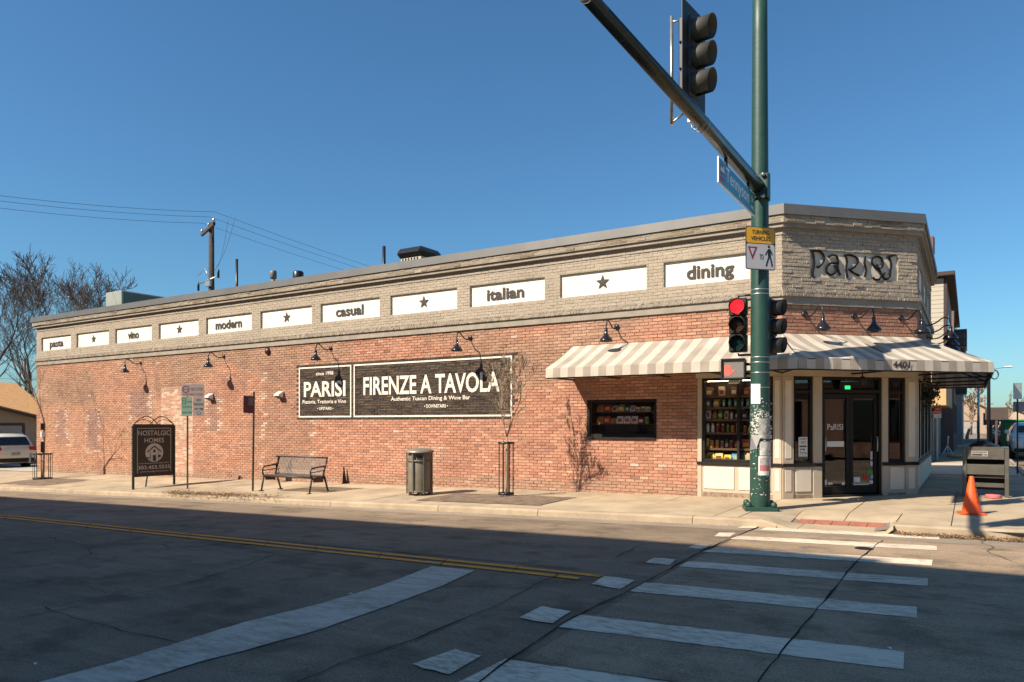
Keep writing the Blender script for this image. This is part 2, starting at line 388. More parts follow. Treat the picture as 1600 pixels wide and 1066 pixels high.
# tar seams and cracks
def crack(px, w=.03, jit=.03, world_pts=None):
    P = world_pts or [G(x, y, zr).xy for x, y in px]; Q = []
    for a, b in zip(P, P[1:]):
        n = max(2, int((b - a).length / .16))
        for k in range(n): Q.append(a + (b - a) * k / n)
    Q.append(P[-1]); L_, R_ = [], []
    for i, q in enumerate(Q):
        d = (Q[min(i+1, len(Q)-1)] - Q[max(i-1, 0)]).normalized(); nrm = Vector((-d.y, d.x))
        o = noise.noise(Vector((q.x*2.3, q.y*2.3, 1))) * jit * 2 + random.uniform(-jit, jit)*.4; ww = w * .5 * (.3 + .9 * abs(noise.noise(Vector((q.x*1.7, q.y*1.7, 9))))*1.6)
        L_.append(q + nrm * (o - ww/2)); R_.append(q + nrm * (o + ww/2))
    mb = MB(); sheet(mb, (L_, R_), zr, .0115, 0, 1); return mb.build('road_crack', TAR, road)
crack([(1190,822),(1098,862),(1000,916),(940,945),(880,975),(800,1030),(690,1110)], .05, .010)
crack([(1380,845),(1345,872),(1320,900),(1285,945),(1230,1010),(1185,1066),(1150,1110)], .035, .010)
crack([(1005,851),(960,872)], .03)
crack([(870,898),(790,940),(700,980),(650,1000),(560,1030),(470,1066),(380,1110)], .035, .03)
crack([(0,972),(90,955),(190,935),(290,912),(390,884),(430,866),(330,850)], .035, .03)
crack([(70,950),(140,975),(230,995),(280,1006)], .03, .025)
crack([(420,880),(520,893),(600,910),(680,916),(745,918),(860,912)], .025, .03)
crack([(0,838),(80,842),(145,855),(140,868)], .03, .05)
crack([(150,862),(230,850),(300,860),(420,872)], .025, .06)
crack([(60,905),(90,912),(160,930)], .02, .06)
crack([(930,900),(1060,905),(1200,917),(1380,930),(1600,951)], .018, .03)
crack([(800,1030),(1000,1060),(1180,1090)], .02, .03)
crack([(1530,840),(1540,862),(1565,875),(1600,884)], .015, .06)
crack([(560,820),(600,824),(650,828)], .02, .05)
for k in range(9):                                    # short transverse cracks across the yellow line
    x = 30 + 97 * k + random.uniform(-20, 20); y = 808 + x * .102
    crack([(x, y - 5), (x - 9, y + 5)], .022, .03)
# utility cover in the crossing
mb = MB(); c = G(1350, 858, zr); mb.lathe([(0, .012), (.10, .012), (.11, .008)], 20, 0, (c.x, c.y, zr(c.x, c.y))); mb.build('utility_cover', IRON, road)
# bits of litter on the road
lit = MB()
for x, y in ((56,1040),(548,930),(1390,1016)):
    p = G(x, y, zr); a = random.random()*6; d = Vector((math.cos(a), math.sin(a), 0))*.026; e = Vector((-d.y, d.x, 0))*.5
    lit.quad(p+d+Vector((0,0,.012)), p+e+Vector((0,0,.022)), p-d+Vector((0,0,.013)), p-e+Vector((0,0,.02)))
stuff(lit.build('paper_litter', PAPER, road))

# pavement slabs, kerb stones
pave = struct(grid_sheet('pavement', span(-52, 4.4, 110), span(-3.2, 3, 16) + [9, 40, 120], zs, CONC_D, -.022))
SLABM = [mat('pavement_slab', (.385,.298,.197), .9, var=.28, scale=1.3, bump=.22, bscale=90, detail=10), mat('pavement_slab_grey', (.355,.277,.19), .9, var=.28, scale=1.7, bump=.22, bscale=90, detail=10), mat('pavement_slab_warm', (.40,.312,.203), .9, var=.24, scale=1.1, bump=.22, bscale=90, detail=10)]
def slab(x0, x1, y0, y1, f=zs, g=.007, name='paving_slab', par=None, m=None, n=3, dz=0.0, th=.05):
    x0 += g; x1 -= g; y0 += g; y1 -= g; dz += random.uniform(-.003, .003)
    xs, ys = span(x0, x1, n), span(y0, y1, n); V = [(x, y, f(x, y) + dz) for y in ys for x in xs]; k = n + 1
    F = [(j*k+i, j*k+i+1, (j+1)*k+i+1, (j+1)*k+i) for j in range(n) for i in range(n)]
    ring = [i for i in range(k)] + [j*k+n for j in range(1, k)] + [n*k+i for i in range(n-1, -1, -1)] + [j*k for j in range(n-1, 0, -1)]
    b = len(V); V += [(V[i][0], V[i][1], V[i][2] - th) for i in ring]
    F += [(ring[i], b+i, b+(i+1) % len(ring), ring[(i+1) % len(ring)]) for i in range(len(ring))]
    mb = MB(); mb.add(V, F); return mb.build(name, m or random.choice(SLABM), par or pave)
x = -50.0
pits = ((-7.0, -3.9, -2.75, -1.2), (-25.6, -22.4, -2.9, -1.35))
while x < -.05:
    x1 = x + 1.55
    if x1 > -.4: x1 = 0.0
    for y0, y1 in ((-1.62, .12), (-3.19, -1.62)):
        if x > -51 and not (x < -29.4 and y1 > 0 and x1 < -29.4 and False):
            slab(x, x1, y0, y1)
    x = x1
for i in range(3):                                    # corner and side street pavement
    for y0, y1 in ((-1.55, .1), (.1, 1.65), (1.65, 3.2)): slab(i*1.45, (i+1)*1.45, y0, y1, n=6)
for (x0, x1) in ((0, .72), (.72, 1.45), (1.45, 2.2), (2.2, 2.9), (2.9, 4.35)): slab(x0, x1, -2.49 if .7 < x0 < 2.1 else -2.82, -1.55, n=7)
y = 3.2
while y < 46:
    for x0, x1 in ((2.0, 3.15), (3.15, 4.35)): slab(x0, x1, y, y + 1.55, n=1)
    y += 1.55
for i in range(5): slab(.80 + i*.25, .80 + (i+1)*.25, -2.82, -2.50, name='tactile_paver', m=RED_TILE, n=4, dz=.004, g=.004)
slab(2.05, 2.2, -2.82, -2.49, n=4)
for (x0, x1) in ((0, .92), (.92, 2.21)): slab(x0, x1, -3.35, -2.82, n=12)
for (x0, x1) in ((2.195, 2.9), (2.9, 3.85)): slab(x0, x1, -3.04, -2.82, n=3)
kerb = struct(grid_sheet('kerb', [-52, -30, -10, .4], [-3.34, -3.2], zs, CONC_D, -.03))
def kerb_stone(x0, x1, ya=-3.36, yb=-3.19):
    mb = MB(); n = 6; V = []; g = .006
    for X in span(x0 + g, x1 - g, n):
        z = zs(X, -3.3); lo = zr(X, -3.4) - .1
        V += [(X, ya - .015, lo), (X, ya, z - .035), (X, ya + .03, z), (X, yb - .006, z + .002), (X, yb - .006, lo)]
    F = [(i*5+k, i*5+k+1, (i+1)*5+k+1, (i+1)*5+k) for i in range(n) for k in range(4)] + [(0,1,2,3,4), tuple(n*5+k for k in (4,3,2,1,0))]
    mb.add(V, F, 0, False); return mb.build('kerb_stone', KERBM, kerb)
x = -51.0
while x < .5:
    x1 = x + random.choice((2.3, 2.9, 3.0)); x1 = .62 if x1 > -.6 else x1
    kerb_stone(x, x1); x = x1
def kerb_run(pts, m=KERBM):
    mb = MB(); V = []
    for i, (X, Y) in enumerate(pts):
        a = pts[max(i-1, 0)]; b = pts[min(i+1, len(pts)-1)]; d = Vector((b[0]-a[0], b[1]-a[1])).normalized(); n = Vector((d.y, -d.x))
        z = .0165 * clampx(X) + .012
        for o, zz in ((.17, z - .25), (.155, z - .03), (.125, z), (0, z), (0, z - .25)): V.append((X + n.x*o, Y + n.y*o, zz))
    F = [(i*5+k, i*5+k+1, (i+1)*5+k+1, (i+1)*5+k) for i in range(len(pts)-1) for k in range(4)] + [(0,1,2,3,4)]
    mb.add(V, F); return mb.build('kerb_stone', m, kerb)
kerb_run([(2.19, -3.05), (2.6, -3.09), (3.0, -3.08), (3.5, -3.02), (3.9, -2.9)])
kerb_run([(3.91, -2.9), (4.2, -2.6), (4.33, -2.2), (4.37, -1.6), (4.38, 2)])
for k in range(8): kerb_run([(4.38, 2.02 + k*5), (4.38, 6.98 + k*5)])
mb = MB(); sheet(mb, ([(-50, y) for y in span(-.1, 14, 6)], [(-29.3, y) for y in span(-.1, 14, 6)]), lambda X, Y: zs(X, 0) - .02*0, .006, 0, 8)
struct(mb.build('driveway', mat('driveway_concrete', (.42,.36,.28), .9, var=.15, scale=.8)))
mb = MB(); sheet(mb, ([(-29, 8.9), (-29, 15.8)], [(4.3, 8.9), (4.3, 15.8)]), lambda X, Y: zs(X, 0), .012, 0, 20)
struct(mb.build('alley', mat('alley_concrete', (.47,.40,.30), .9, var=.15, scale=.8)))
def soil_patch(x0, x1, y0, y1):
    mb = MB(); xs = span(x0, x1, 20); ys = span(y0, y1, 10); V = []; 
    for Y in ys:
        for X in xs:
            e = min(X-x0, x1-X, Y-y0, y1-Y)
            V.append((X + .06*noise.noise(Vector((X*3, Y*3, 1))), Y + .05*noise.noise(Vector((X*3, Y*3, 5))), zs(X, Y) + .008 + min(e, .3)*.05*(1 + noise.noise(Vector((X*6, Y*6, 0))))))
    F = [(j*21+i, j*21+i+1, (j+1)*21+i+1, (j+1)*21+i) for j in range(10) for i in range(20)]
    mb.add(V, F, 0, True); return struct(mb.build('tree_pit', SOIL))
for p in pits: soil_patch(*p)
# dry leaves and dirt swept against the kerb
lv = MB()
def leaves(n, fx):
    for _ in range(n):
        X, Y, z, s = fx(); a = random.random()*6.3; t = random.uniform(-.8, .8)
        d = Vector((math.cos(a), math.sin(a), t*.6)) * s; e = Vector((-math.sin(a), math.cos(a), random.uniform(-.6, .6))) * s * .6
        p = Vector((X, Y, z)); lv.quad(p + d, p + e, p - d*.9, p - e)
pl0, pl1 = G(248, 772), G(392, 784)
leaves(2600, lambda: (lambda t: (pl0.x + (pl1.x - pl0.x)*t + random.gauss(0, .1), -3.30 + random.gauss(0, .10), zs(pl0.x + (pl1.x - pl0.x)*t, -3.2) + .02 + abs(random.gauss(0, .035)), random.uniform(.008, .03)))(random.random() if random.random() < .5 else random.betavariate(2, 3)))
leaves(2400, lambda: (lambda X: (X, -3.33 + (.0 if X < 3.6 else (X-3.6)*.4) + random.gauss(0, .07), zr(X, -3.4) + .015 + abs(random.gauss(0, .02)), random.uniform(.006, .02)))(random.uniform(2.2, 4.2)))
leaves(500, lambda: (lambda X: (X, -3.42 + random.gauss(0, .05), zr(X, -3.4) + .015, random.uniform(.006, .018)))(random.uniform(-28, .5)))
leaves(400, lambda: (random.uniform(3.3, 4.3), random.uniform(12, 19), .11, random.uniform(.02, .05)))
leaves(260, lambda: (lambda X: (X, -.06 + random.gauss(0, .04), zs(X, 0) + .01, random.uniform(.006, .02)))(random.uniform(-28, -1.7)))
stuff(lv.build('fallen_leaves', LEAFM))

# ================================================================ RESTAURANT BUILDING
LX = -29.05; CH = 2.206; CL = CH / S2; ZB = 3.82; TY = 8.6
bld = thing('restaurant_building', 'long low red brick restaurant with taupe parapet, word panels and chamfered corner entrance', 'building', (0, 0, 0))
# planes: origin, along, outward normal
FAC = (Vector((0,0,0)), Vector((1,0,0)), Vector((0,-1,0)))
CHA = (Vector((0,0,0)), Vector((S2,S2,0)), Vector((S2,-S2,0)))
TEN = (Vector((CH,CH,0)), Vector((0,1,0)), Vector((1,0,0)))
def P3(pl, u, z, n=0.0): return pl[0] + pl[1]*u + pl[2]*n + Vector((0,0,z))
def pbox(mb, pl, u0, u1, z0, z1, n0, n1, mi=0, b=0.0):
    c = P3(pl, (u0+u1)/2, (z0+z1)/2, (n0+n1)/2)
    return mb.obox(c, pl[1], -pl[2], (0,0,1), abs(u1-u0)/2, abs(n1-n0)/2, abs(z1-z0)/2, mi, b)
def cut_rects(u0, u1, z0, z1, holes):
    """split the rectangle round the holes"""
    us = sorted({u0, u1, *[max(u0, min(u1, h[i])) for h in holes for i in (0, 1)]}); out = []
    for a, b in zip(us, us[1:]):
        if b - a < 1e-6: continue
        m = (a + b) / 2; hs = sorted([(h[2], h[3]) for h in holes if h[0] < m < h[1]]); z = z0
        for lo, hi in hs:
            if lo > z + 1e-6: out.append((a, b, z, min(lo, z1)))
            z = max(z, hi)
        if z < z1 - 1e-6: out.append((a, b, z, z1))
    return out
WIN = (-4.25, -2.59, 1.18, 2.02)
STORE = (-1.69, 0.0, -1.0, 2.58)
CORE = -.010
wall = MB()
for r in cut_rects(LX, 0, -1.0, ZB, [WIN, STORE]): pbox(wall, FAC, *r, CORE, -.25)
pbox(wall, CHA, 0, CL, 2.58, ZB, CORE, -.25)
pbox(wall, TEN, 0, TY - CH, 2.58, ZB, CORE, -.25)
wall.box(LX, LX + .25, .26, 8.6, -1.0, ZB); wall.box(LX, CH, 8.35, 8.6, -1.0, ZB)
brickwall = wall.build('brick_wall', MORTAR, bld)
# parapet core (painted), recessed panels
PZ0, PZ1 = 4.40, 4.93
pan_px = [(64.7,110.8),(119.5,170),(180,237),(248,310),(322,393),(407,487),(501,593),(610,714),(734,851),(875,1010)]
panels = [(fp(a, 500).x, fp(b, 500).x) for a, b in pan_px] + [(-2.43, -.62)]
tpan = [(.75, 2.3), (2.75, 4.1), (4.5, 5.8)]
PBOT, PTOP = 3.985, 5.32
par = MB()
for r in cut_rects(LX, 0, ZB, 5.57, [(a, b, PZ0, PZ1) for a, b in panels]): pbox(par, FAC, *r, -.006, -.3)
for a, b in panels: pbox(par, FAC, a, b, PZ0, PZ1, -.07, -.3)
CPAN = (.62, 2.66, 4.40, 4.93)
for r in cut_rects(0, CL, ZB, 5.57, [CPAN]): pbox(par, CHA, *r, CORE, -.3)
pbox(par, CHA, *CPAN, -.05, -.3)
for r in cut_rects(0, TY - CH, ZB, 5.57, [(a, b, PZ0, PZ1) for a, b in tpan]): pbox(par, TEN, *r, CORE, -.3)
for a, b in tpan: pbox(par, TEN, a, b, PZ0, PZ1, -.05, -.3)
par.box(LX, LX + .3, .31, 8.6, ZB + .001, 5.57); par.box(LX, CH, 8.3, 8.6, ZB + .001, 5.57)
parapet = par.build('parapet', PAINT_MORTAR, bld)
mb = MB(); mb.prism([(LX + .2, .29, 5.0), (-.12, .29, 5.0), (CH - .29, CH + .12, 5.0), (CH - .29, 8.4, 5.0), (LX + .2, 8.4, 5.0)], (0, 0, .1)); mb.build('roof', mat('roof_felt', (.12,.11,.10), .95), bld)
# corbels, ledge and coping that run round the three faces, mitred at the corners
def mitred(mb, n_out, z0, z1, back=-.02, top_in=0.0):
    t = math.tan(R(22.5)); o = n_out
    def ring(o): return [(LX - max(0, o)*.6, -o), (o*t, -o), (CH + o, CH - o*t), (CH + o, TY + .02)]
    A, B = ring(o), ring(back)
    V = []; 
    for (ax, ay), (bx, by) in zip(A, B): V += [(ax, ay, z0), (ax - 0, ay, z1), (bx, by, z1), (bx, by, z0)]
    if top_in:
        C_ = ring(o - top_in)
        for i, (cx_, cy_) in enumerate(C_): V[i*4+1] = (cx_, cy_, z1)
    F = [(i*4+k, i*4+(k+1) % 4, (i+1)*4+(k+1) % 4, (i+1)*4+k) for i in range(3) for k in range(4)] + [(0,1,2,3), (12,15,14,13)]
    return mb.add(V, F)
mb = MB(); mitred(mb, .165, 5.565, 5.765, -.35, .012); mb.build('coping', COPING, bld)
mb = MB(); mitred(mb, .128, 5.415, 5.5648); mb.build('upper_corbel', PAINT_MORTAR, bld)
mb = MB(); mitred(mb, .085, 5.335, 5.4148); mb.build('middle_corbel', TAUPE_D, bld)
mb = MB(); mitred(mb, .016, 5.20, 5.222); mb.build('lower_corbel', TAUPE_D, bld)
mb = MB(); mitred(mb, .042, ZB + .01, 3.984); mb.build('plain_band', TAUPE_D, bld)
mb = MB(); mitred(mb, .080, 3.985, 4.11); mb.build('ledge', PAINT_MORTAR, bld)
# word panels and stars
words = ['pasta', None, 'vino', None, 'modern', None, 'casual', None, 'italian', None, 'dining']
wpx = {'pasta': (78,99), 'vino': (200,217), 'modern': (337,378), 'casual': (525,568), 'italian': (761,819), 'dining': (1073,1147)}
panel_objs = []
for (a, b), w in zip(panels, words):
    mb = MB(); pbox(mb, FAC, a + .002, b - .002, PZ0 + .002, PZ1 - .002, -.058, -.0695)
    po = mb.build('white_panel', WHITE_PANEL, bld); panel_objs.append(po)
    mb = MB()
    if w:
        u0, u1 = [fp(q, 480, .05).x for q in wpx[w]]
        put_text(mb, w, (0, 0, 0), (1,0,0), (0,0,1), (0, .0415, 0), u0, u1, 4.53, 0, .03, asc=.285)
        mb.build('lettering', INK, po)
    else:
        c = (a + b) / 2; V = []
        for k in range(10):
            r = .175 if k % 2 == 0 else .07; t = R(90 + 36*k); V.append((c + r*math.cos(t), .0415, 4.665 + r*math.sin(t)))
        mb.add(V + [(c, .036, 4.665)], [(i, (i+1) % 10, 10) for i in range(10)]); mb.build('star', INK, po)
for a, b in tpan:
    mb = MB(); pbox(mb, TEN, a, b, PZ0, PZ1, -.04, -.0495); mb.build('white_panel', WHITE_PANEL, bld)
mb = MB(); pbox(mb, CHA, CPAN[0] + .002, CPAN[1] - .002, CPAN[2] + .002, CPAN[3] - .002, -.035, -.0495); mb.build('rendered_panel', mat('rendered_panel', (.62,.545,.44), .9, var=.12, scale=4, bump=.3, bscale=40), bld)

# ---------------------------------------------------------------- bricks
def bricks(pl, u0, u1, z0, z1, holes, colf, name, parent, L=.2135, H=.0697, j=.0105, rough=.0025, front=0.0, indiv=None, stuff_name=None, mats=(B_FIELD, B_ONE), nind=300, back=-.0115):
    """lay running bond; the pieces that indiv() ranks highest become objects, the rest one mesh"""
    items = []; row = int(math.floor((z0 + 1.4) / H)); z = row * H - 1.4
    while z < z1:
        off = (row % 2) * L / 2 + (row * .37 % 1) * .02
        u = math.floor((u0 - off) / L) * L + off
        while u < u1:
            a, b, c, d = max(u, u0), min(u + L - j, u1), max(z, z0), min(z + H - j, z1)
            if b - a > .03 and d - c > .02:
                skip = False
                for h in holes:
                    if a < h[1] and b > h[0] and c < h[3] and d > h[2]:
                        if (c + d)/2 < h[2] or (c + d)/2 > h[3]:
                            if c < h[2]: d = min(d, h[2])
                            else: c = max(c, h[3])
                        elif (a + b)/2 <= h[0] or a < h[0] < b: b = min(b, h[0])
                        elif (a + b)/2 >= h[1] or a < h[1] < b: a = max(a, h[1])
                        else: skip = True
                if not skip and b - a > .025 and d - c > .015: items.append((a, b, c, d))
            u += L
        z += H; row += 1
    ind = set()
    if indiv:
        full = [i for i, t in enumerate(items) if t[1] - t[0] > L - j - .002 and t[3] - t[2] > H - j - .002]
        full = sorted(full, key=lambda i: -indiv((items[i][0] + items[i][1])/2, (items[i][2] + items[i][3])/2))[:nind]
        ind = {i for i in full if indiv((items[i][0] + items[i][1])/2, (items[i][2] + items[i][3])/2) > 0}
    V = []; F = []; Cc = []; up = Vector((0,0,1)); e = .0032
    def geo(a, b, c, d, p):
        q = [random.gauss(0, rough*.45) for _ in range(4)]
        return [(a, c, back), (b, c, back), (b, d, back), (a, d, back), (a+e, c+e, p+q[0]), (b-e, c+e, p+q[1]), (b-e, d-e, p+q[2]), (a+e, d-e, p+q[3])]
    FF = [(4,5,6,7), (0,1,5,4), (1,2,6,5), (2,3,7,6), (3,0,4,7)]
    protos = []
    if ind:
        for k in range(6):
            mb = MB(); w, h = (L - j)/2, (H - j)/2
            mb.add([tuple(pl[1]*x + up*y + pl[2]*n) for x, y, n in geo(-w, w, -h, h, 0)], FF); protos.append(mb.mesh(name, mats[1]))
    for i, (a, b, c, d) in enumerate(items):
        cc = colf((a + b)/2, (c + d)/2); p = front + random.gauss(0, rough)
        if i in ind:
            o = link(name, random.choice(protos), parent); o.location = P3(pl, (a+b)/2, (c+d)/2, p); o.color = (*cc, 1); continue
        b0 = len(V)
        V += [tuple(P3(pl, x, y, n + front)) for x, y, n in geo(a, b, c, d, p - front)]
        F += [tuple(b0 + t for t in f) for f in FF]; Cc += [cc]*20
    if F:
        me = bpy.data.meshes.new(stuff_name); me.from_pydata(V, [], F); me.materials.append(mats[0])
        at = me.color_attributes.new('bcol', 'FLOAT_COLOR', 'CORNER'); flat = []
        for c in Cc: flat += [c[0], c[1], c[2], 1.0]
        at.data.foreach_set('color', flat); me.update()
        bm = bmesh.new(); bm.from_mesh(me); bmesh.ops.recalc_face_normals(bm, faces=bm.faces); bm.to_mesh(me); bm.free()
        n0 = me.polygons[0].normal
        if n0.dot(pl[2]) < 0: me.flip_normals()
        stuff(link(stuff_name, me, parent))
def lerp3(a, b, t): return tuple(x + (y - x)*t for x, y in zip(a, b))
MUR = (-13.73, -6.19, 1.60, 3.19)
def nz(u, z, s, k): return noise.noise(Vector((u*s, z*s*1.6, k)))
REG = []                                              # blocked-up openings: u0,u1,z0,z1,colour,mix
def rg(xa, xb, ya, yb, c, mix, edge=None):
    p, q = fp(xa, ya), fp(xb, yb); REG.append((p.x, q.x, q.z, p.z, c, mix, edge))
PURP = (.24,.145,.125); PALE = (.53,.40,.31)
rg(88,104,642,695,PURP,.7,'sides'); rg(137,156,641,703,PURP,.75,'sill'); rg(205,233,612,652,(.24,.15,.13),.65,'sides'); rg(325,344,614,672,(.24,.15,.13),.6,'sill'); rg(411,491,576,742,(.23,.14,.10),.45,'sides')
def red_brick(u, z):
    if MUR[0] < u < MUR[1] and MUR[2] < z < MUR[3]:
        k = random.uniform(.75, 1.3); return (.044*k, .036*k, .029*k)
    r = random.random(); k = random.uniform(.87, 1.13)
    c = (.435,.195,.122) if r < .52 else (.50,.245,.158) if r < .80 else (.375,.158,.10) if r < .93 else (.53,.30,.20) if r < .975 else (.27,.12,.085)
    left = max(0, min(1, (-u - 11)/16))
    c = lerp3(c, (.43,.24,.145), left*.6)
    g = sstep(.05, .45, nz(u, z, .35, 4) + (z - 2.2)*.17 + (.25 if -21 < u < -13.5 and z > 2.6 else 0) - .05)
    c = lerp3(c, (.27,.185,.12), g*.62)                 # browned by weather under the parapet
    d = sstep(.12, .5, nz(u, z, .8, 9)); c = lerp3(c, (.24,.105,.075), d*.36); st = sstep(.25, .6, noise.noise(Vector((u*2.2, z*.25, 31)))) * sstep(1.2, 3.6, z); c = lerp3(c, (.23,.14,.09), st*.5)
    w = sstep(.28, .55, nz(u, z, .55, 21) + max(0, .55 - z)*.25); c = lerp3(c, (.52,.33,.23), w*.5)
    for a, b, z0, z1, cc, mix, edge in REG:
        if a < u < b and z0 < z < z1: c = lerp3(c, cc, mix)
        if edge and z0 - .1 < z < z1 and (abs(u - a) < .11 or abs(u - b) < .11) and random.random() < .34: c = PALE
        if edge == 'sill' and a - .1 < u < b + .1 and z0 - .17 < z < z0 and random.random() < .45: c = PALE
    if random.random() < .0022: c = PALE
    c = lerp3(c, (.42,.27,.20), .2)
    if z < .22 + .0165*u + .1*random.random(): c = lerp3(c, (.30,.21,.15), .5)
    return tuple(x*k for x in c)
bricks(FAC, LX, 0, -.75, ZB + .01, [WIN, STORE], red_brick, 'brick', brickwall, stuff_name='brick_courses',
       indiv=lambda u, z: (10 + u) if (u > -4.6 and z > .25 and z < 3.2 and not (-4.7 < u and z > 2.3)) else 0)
bricks(CHA, 0, CL, 2.6, ZB + .01, [], red_brick, 'brick', brickwall, stuff_name='brick_courses')
bricks(TEN, 0, TY - CH, 2.6, ZB + .01, [], red_brick, 'brick', brickwall, stuff_name='brick_courses')
# pale mortar where the joints were raked and filled
mb = MB(); p, q = fp(252, 606), fp(301, 742); mb.box(p.x, q.x, .0012, .0098, q.z, p.z); stuff(mb.build('pale_mortar', MORTAR_PALE, brickwall))
def taupe(u, z):
    k = random.uniform(.93, 1.07) * (1 + .10*nz(u, z, .6, 3)); c = (.385,.32,.245)
    if z < 4.32: c = lerp3(c, (.34,.29,.23), .5*sstep(4.3, 4.1, z))
    return tuple(x*k for x in c)
def taupe_top(u, z):
    k = random.uniform(.85, 1.12); return lerp3((.32*k,.265*k,.20*k), (.215*k,.165*k,.11*k), sstep(-.1, .4, nz(u, z, 1.3, 8)))
HP = [(a, b, PZ0, PZ1) for a, b in panels]
bricks(FAC, LX, 0, 4.11, 5.335, HP, taupe, 'painted_brick', parapet, rough=.0016, j=.0065, back=-.0075, stuff_name='painted_brick_courses', mats=(P_FIELD, P_ONE))
bricks(CHA, 0, CL, 4.11, 5.335, [CPAN], taupe, 'painted_brick', parapet, rough=.005, j=.009, stuff_name='painted_brick_courses', mats=(P_FIELD, P_ONE), indiv=lambda u, z: 10 + z)
bricks(TEN, 0, TY - CH, 4.11, 5.335, [(a, b, PZ0, PZ1) for a, b in tpan], taupe, 'painted_brick', parapet, stuff_name='painted_brick_courses', mats=(P_FIELD, P_ONE))
T = math.tan(R(22.5))
bricks(FAC, LX, .03, 5.42, 5.563, [], taupe_top, 'painted_brick', parapet, front=.134, rough=.003, stuff_name='painted_brick_courses', mats=(P_FIELD, P_ONE))
bricks(CHA, -.03, CL + .03, 5.42, 5.563, [], taupe_top, 'painted_brick', parapet, front=.134, rough=.005, stuff_name='painted_brick_courses', mats=(P_FIELD, P_ONE))
bricks(TEN, -.03, TY - CH, 5.42, 5.563, [], taupe_top, 'painted_brick', parapet, front=.134, stuff_name='painted_brick_courses', mats=(P_FIELD, P_ONE))
def sold(u, z):
    k = random.uniform(.85, 1.1); return (.31*k, .26*k, .20*k)
for pl, a, b in ((FAC, LX, .01), (CHA, -.01, CL + .01)):
    bricks(pl, a, b, 3.99, 4.105, [], sold, 'painted_brick', parapet, L=.075, H=.13, front=.086, rough=.003, stuff_name='soldier_course', mats=(P_FIELD, P_ONE))

# ---------------------------------------------------------------- mural painted on the brick
mb = MB(); YF = -.0062
def fr(a, b, z0, z1, w=.042):
    for r in ((a, b, z1 - w, z1), (a, b, z0, z0 + w), (a, a + w, z0 + w, z1 - w), (b - w, b, z0 + w, z1 - w)):
        mb.box(r[0], r[1], YF, YF + .003, r[2], r[3])
xd = -11.51
fr(MUR[0] + .06, xd - .045, MUR[2] + .06, MUR[3] - .06); fr(xd + .045, MUR[1] - .06, MUR[2] + .06, MUR[3] - .06)
mur = mb.build('mural_border', CHALK, bld)
def mtext(s, xa, xb, yt, yb, bold=.02, ref=None):
    a, b = fp(xa, 600), fp(xb, 600); r = ref or xa; zt, zb = fp(r, yt).z, fp(r, yb).z
    m_ = MB(); put_text(m_, s, (0,0,0), (1,0,0), (0,0,1), (0, YF, 0), a.x, b.x, zb, zt, bold); return m_.build('mural_lettering', CHALK, bld)
mtext('PARISI', 475, 540, 597, 621, .024, 475); mtext('FIRENZE A TAVOLA', 568, 781, 589.5, 618, .022, 568)
mtext('since 1998', 494, 521, 581.5, 587, .015, 494); mtext('Pizzeria, Trattoria e Vino', 473, 541, 625.5, 632, .012, 473)
mtext('• UPSTAIRS •', 496, 521, 636.3, 640.7, .015, 496); mtext('Authentic Tuscan Dining & Wine Bar', 611, 735, 620.5, 628.5, .012, 611); mtext('• DOWNSTAIRS •', 663, 700, 632, 637.5, .015, 663)

# ---------------------------------------------------------------- small window in the brick wall
wt = MB(); a, b, c, d = WIN
for r in ((a, b, c, c + .07), (a, b, d - .06, d), (a, a + .06, c + .07, d - .06), (b - .06, b, c + .07, d - .06)): wt.box(r[0], r[1], .02, .10, r[2], r[3], 0, .006)
smallwin = wt.build('small_window', BRONZE, bld)
mb = MB(); mb.box(a + .05, b - .05, .06, .068, c + .06, d - .05); mb.build('pane', GLASS, smallwin)
mb = MB(); mb.box(a + .01, b - .01, -.03, .03, c - .05, c + .012, 0, .006); mb.build('sill', BRONZE, smallwin)
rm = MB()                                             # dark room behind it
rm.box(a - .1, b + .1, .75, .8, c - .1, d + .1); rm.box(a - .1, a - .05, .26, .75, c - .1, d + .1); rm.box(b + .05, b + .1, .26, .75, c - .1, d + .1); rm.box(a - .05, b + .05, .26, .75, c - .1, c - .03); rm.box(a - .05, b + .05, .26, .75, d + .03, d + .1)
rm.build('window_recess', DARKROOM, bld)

# ---------------------------------------------------------------- storefront: header, pilasters, windows, doors
mb = MB(); t_ = T
A = [(-1.72, -.03), (.03*t_, -.03), (CH + .03, CH - .03*t_), (CH + .03, TY - .01)]; Bk = [(-1.72, .2), (-.2*t_, .2), (CH - .2, CH + .2*t_), (CH - .2, TY - .01)]
V = []
for p, q in zip(A, Bk): V += [(*p, 2.425), (*p, 2.60), (*q, 2.60), (*q, 2.425)]
mb.add(V, [(i*4+k, i*4+(k+1) % 4, (i+1)*4+(k+1) % 4, (i+1)*4+k) for i in range(3) for k in range(4)] + [(0,1,2,3), (12,15,14,13)])
mb.build('header_beam', TRIM, bld)
def pilaster(pl, u0, u1, inset=True, out=.012):
    mb = MB(); pbox(mb, pl, u0, u1, -.1, 2.424, -.18, out, 0, .006); o = mb.build('pilaster', TRIM, bld)
    if inset:
        m2 = MB(); w = (u1 - u0)
        pbox(m2, pl, u0 + w*.22, u1 - w*.22, .80, 2.34, .0125, .020, 0, .004); pbox(m2, pl, u0 + w*.22, u1 - w*.22, .15, .58, .0125, .020, 0, .004); m2.build('raised_panel', TRIM_L, o)
    m3 = MB(); pbox(m3, pl, u0 - .01, u1 + .01, .635, .70, out + .0005, .04, 0, .006); m3.build('sill_moulding', BRONZE, o)
    return o
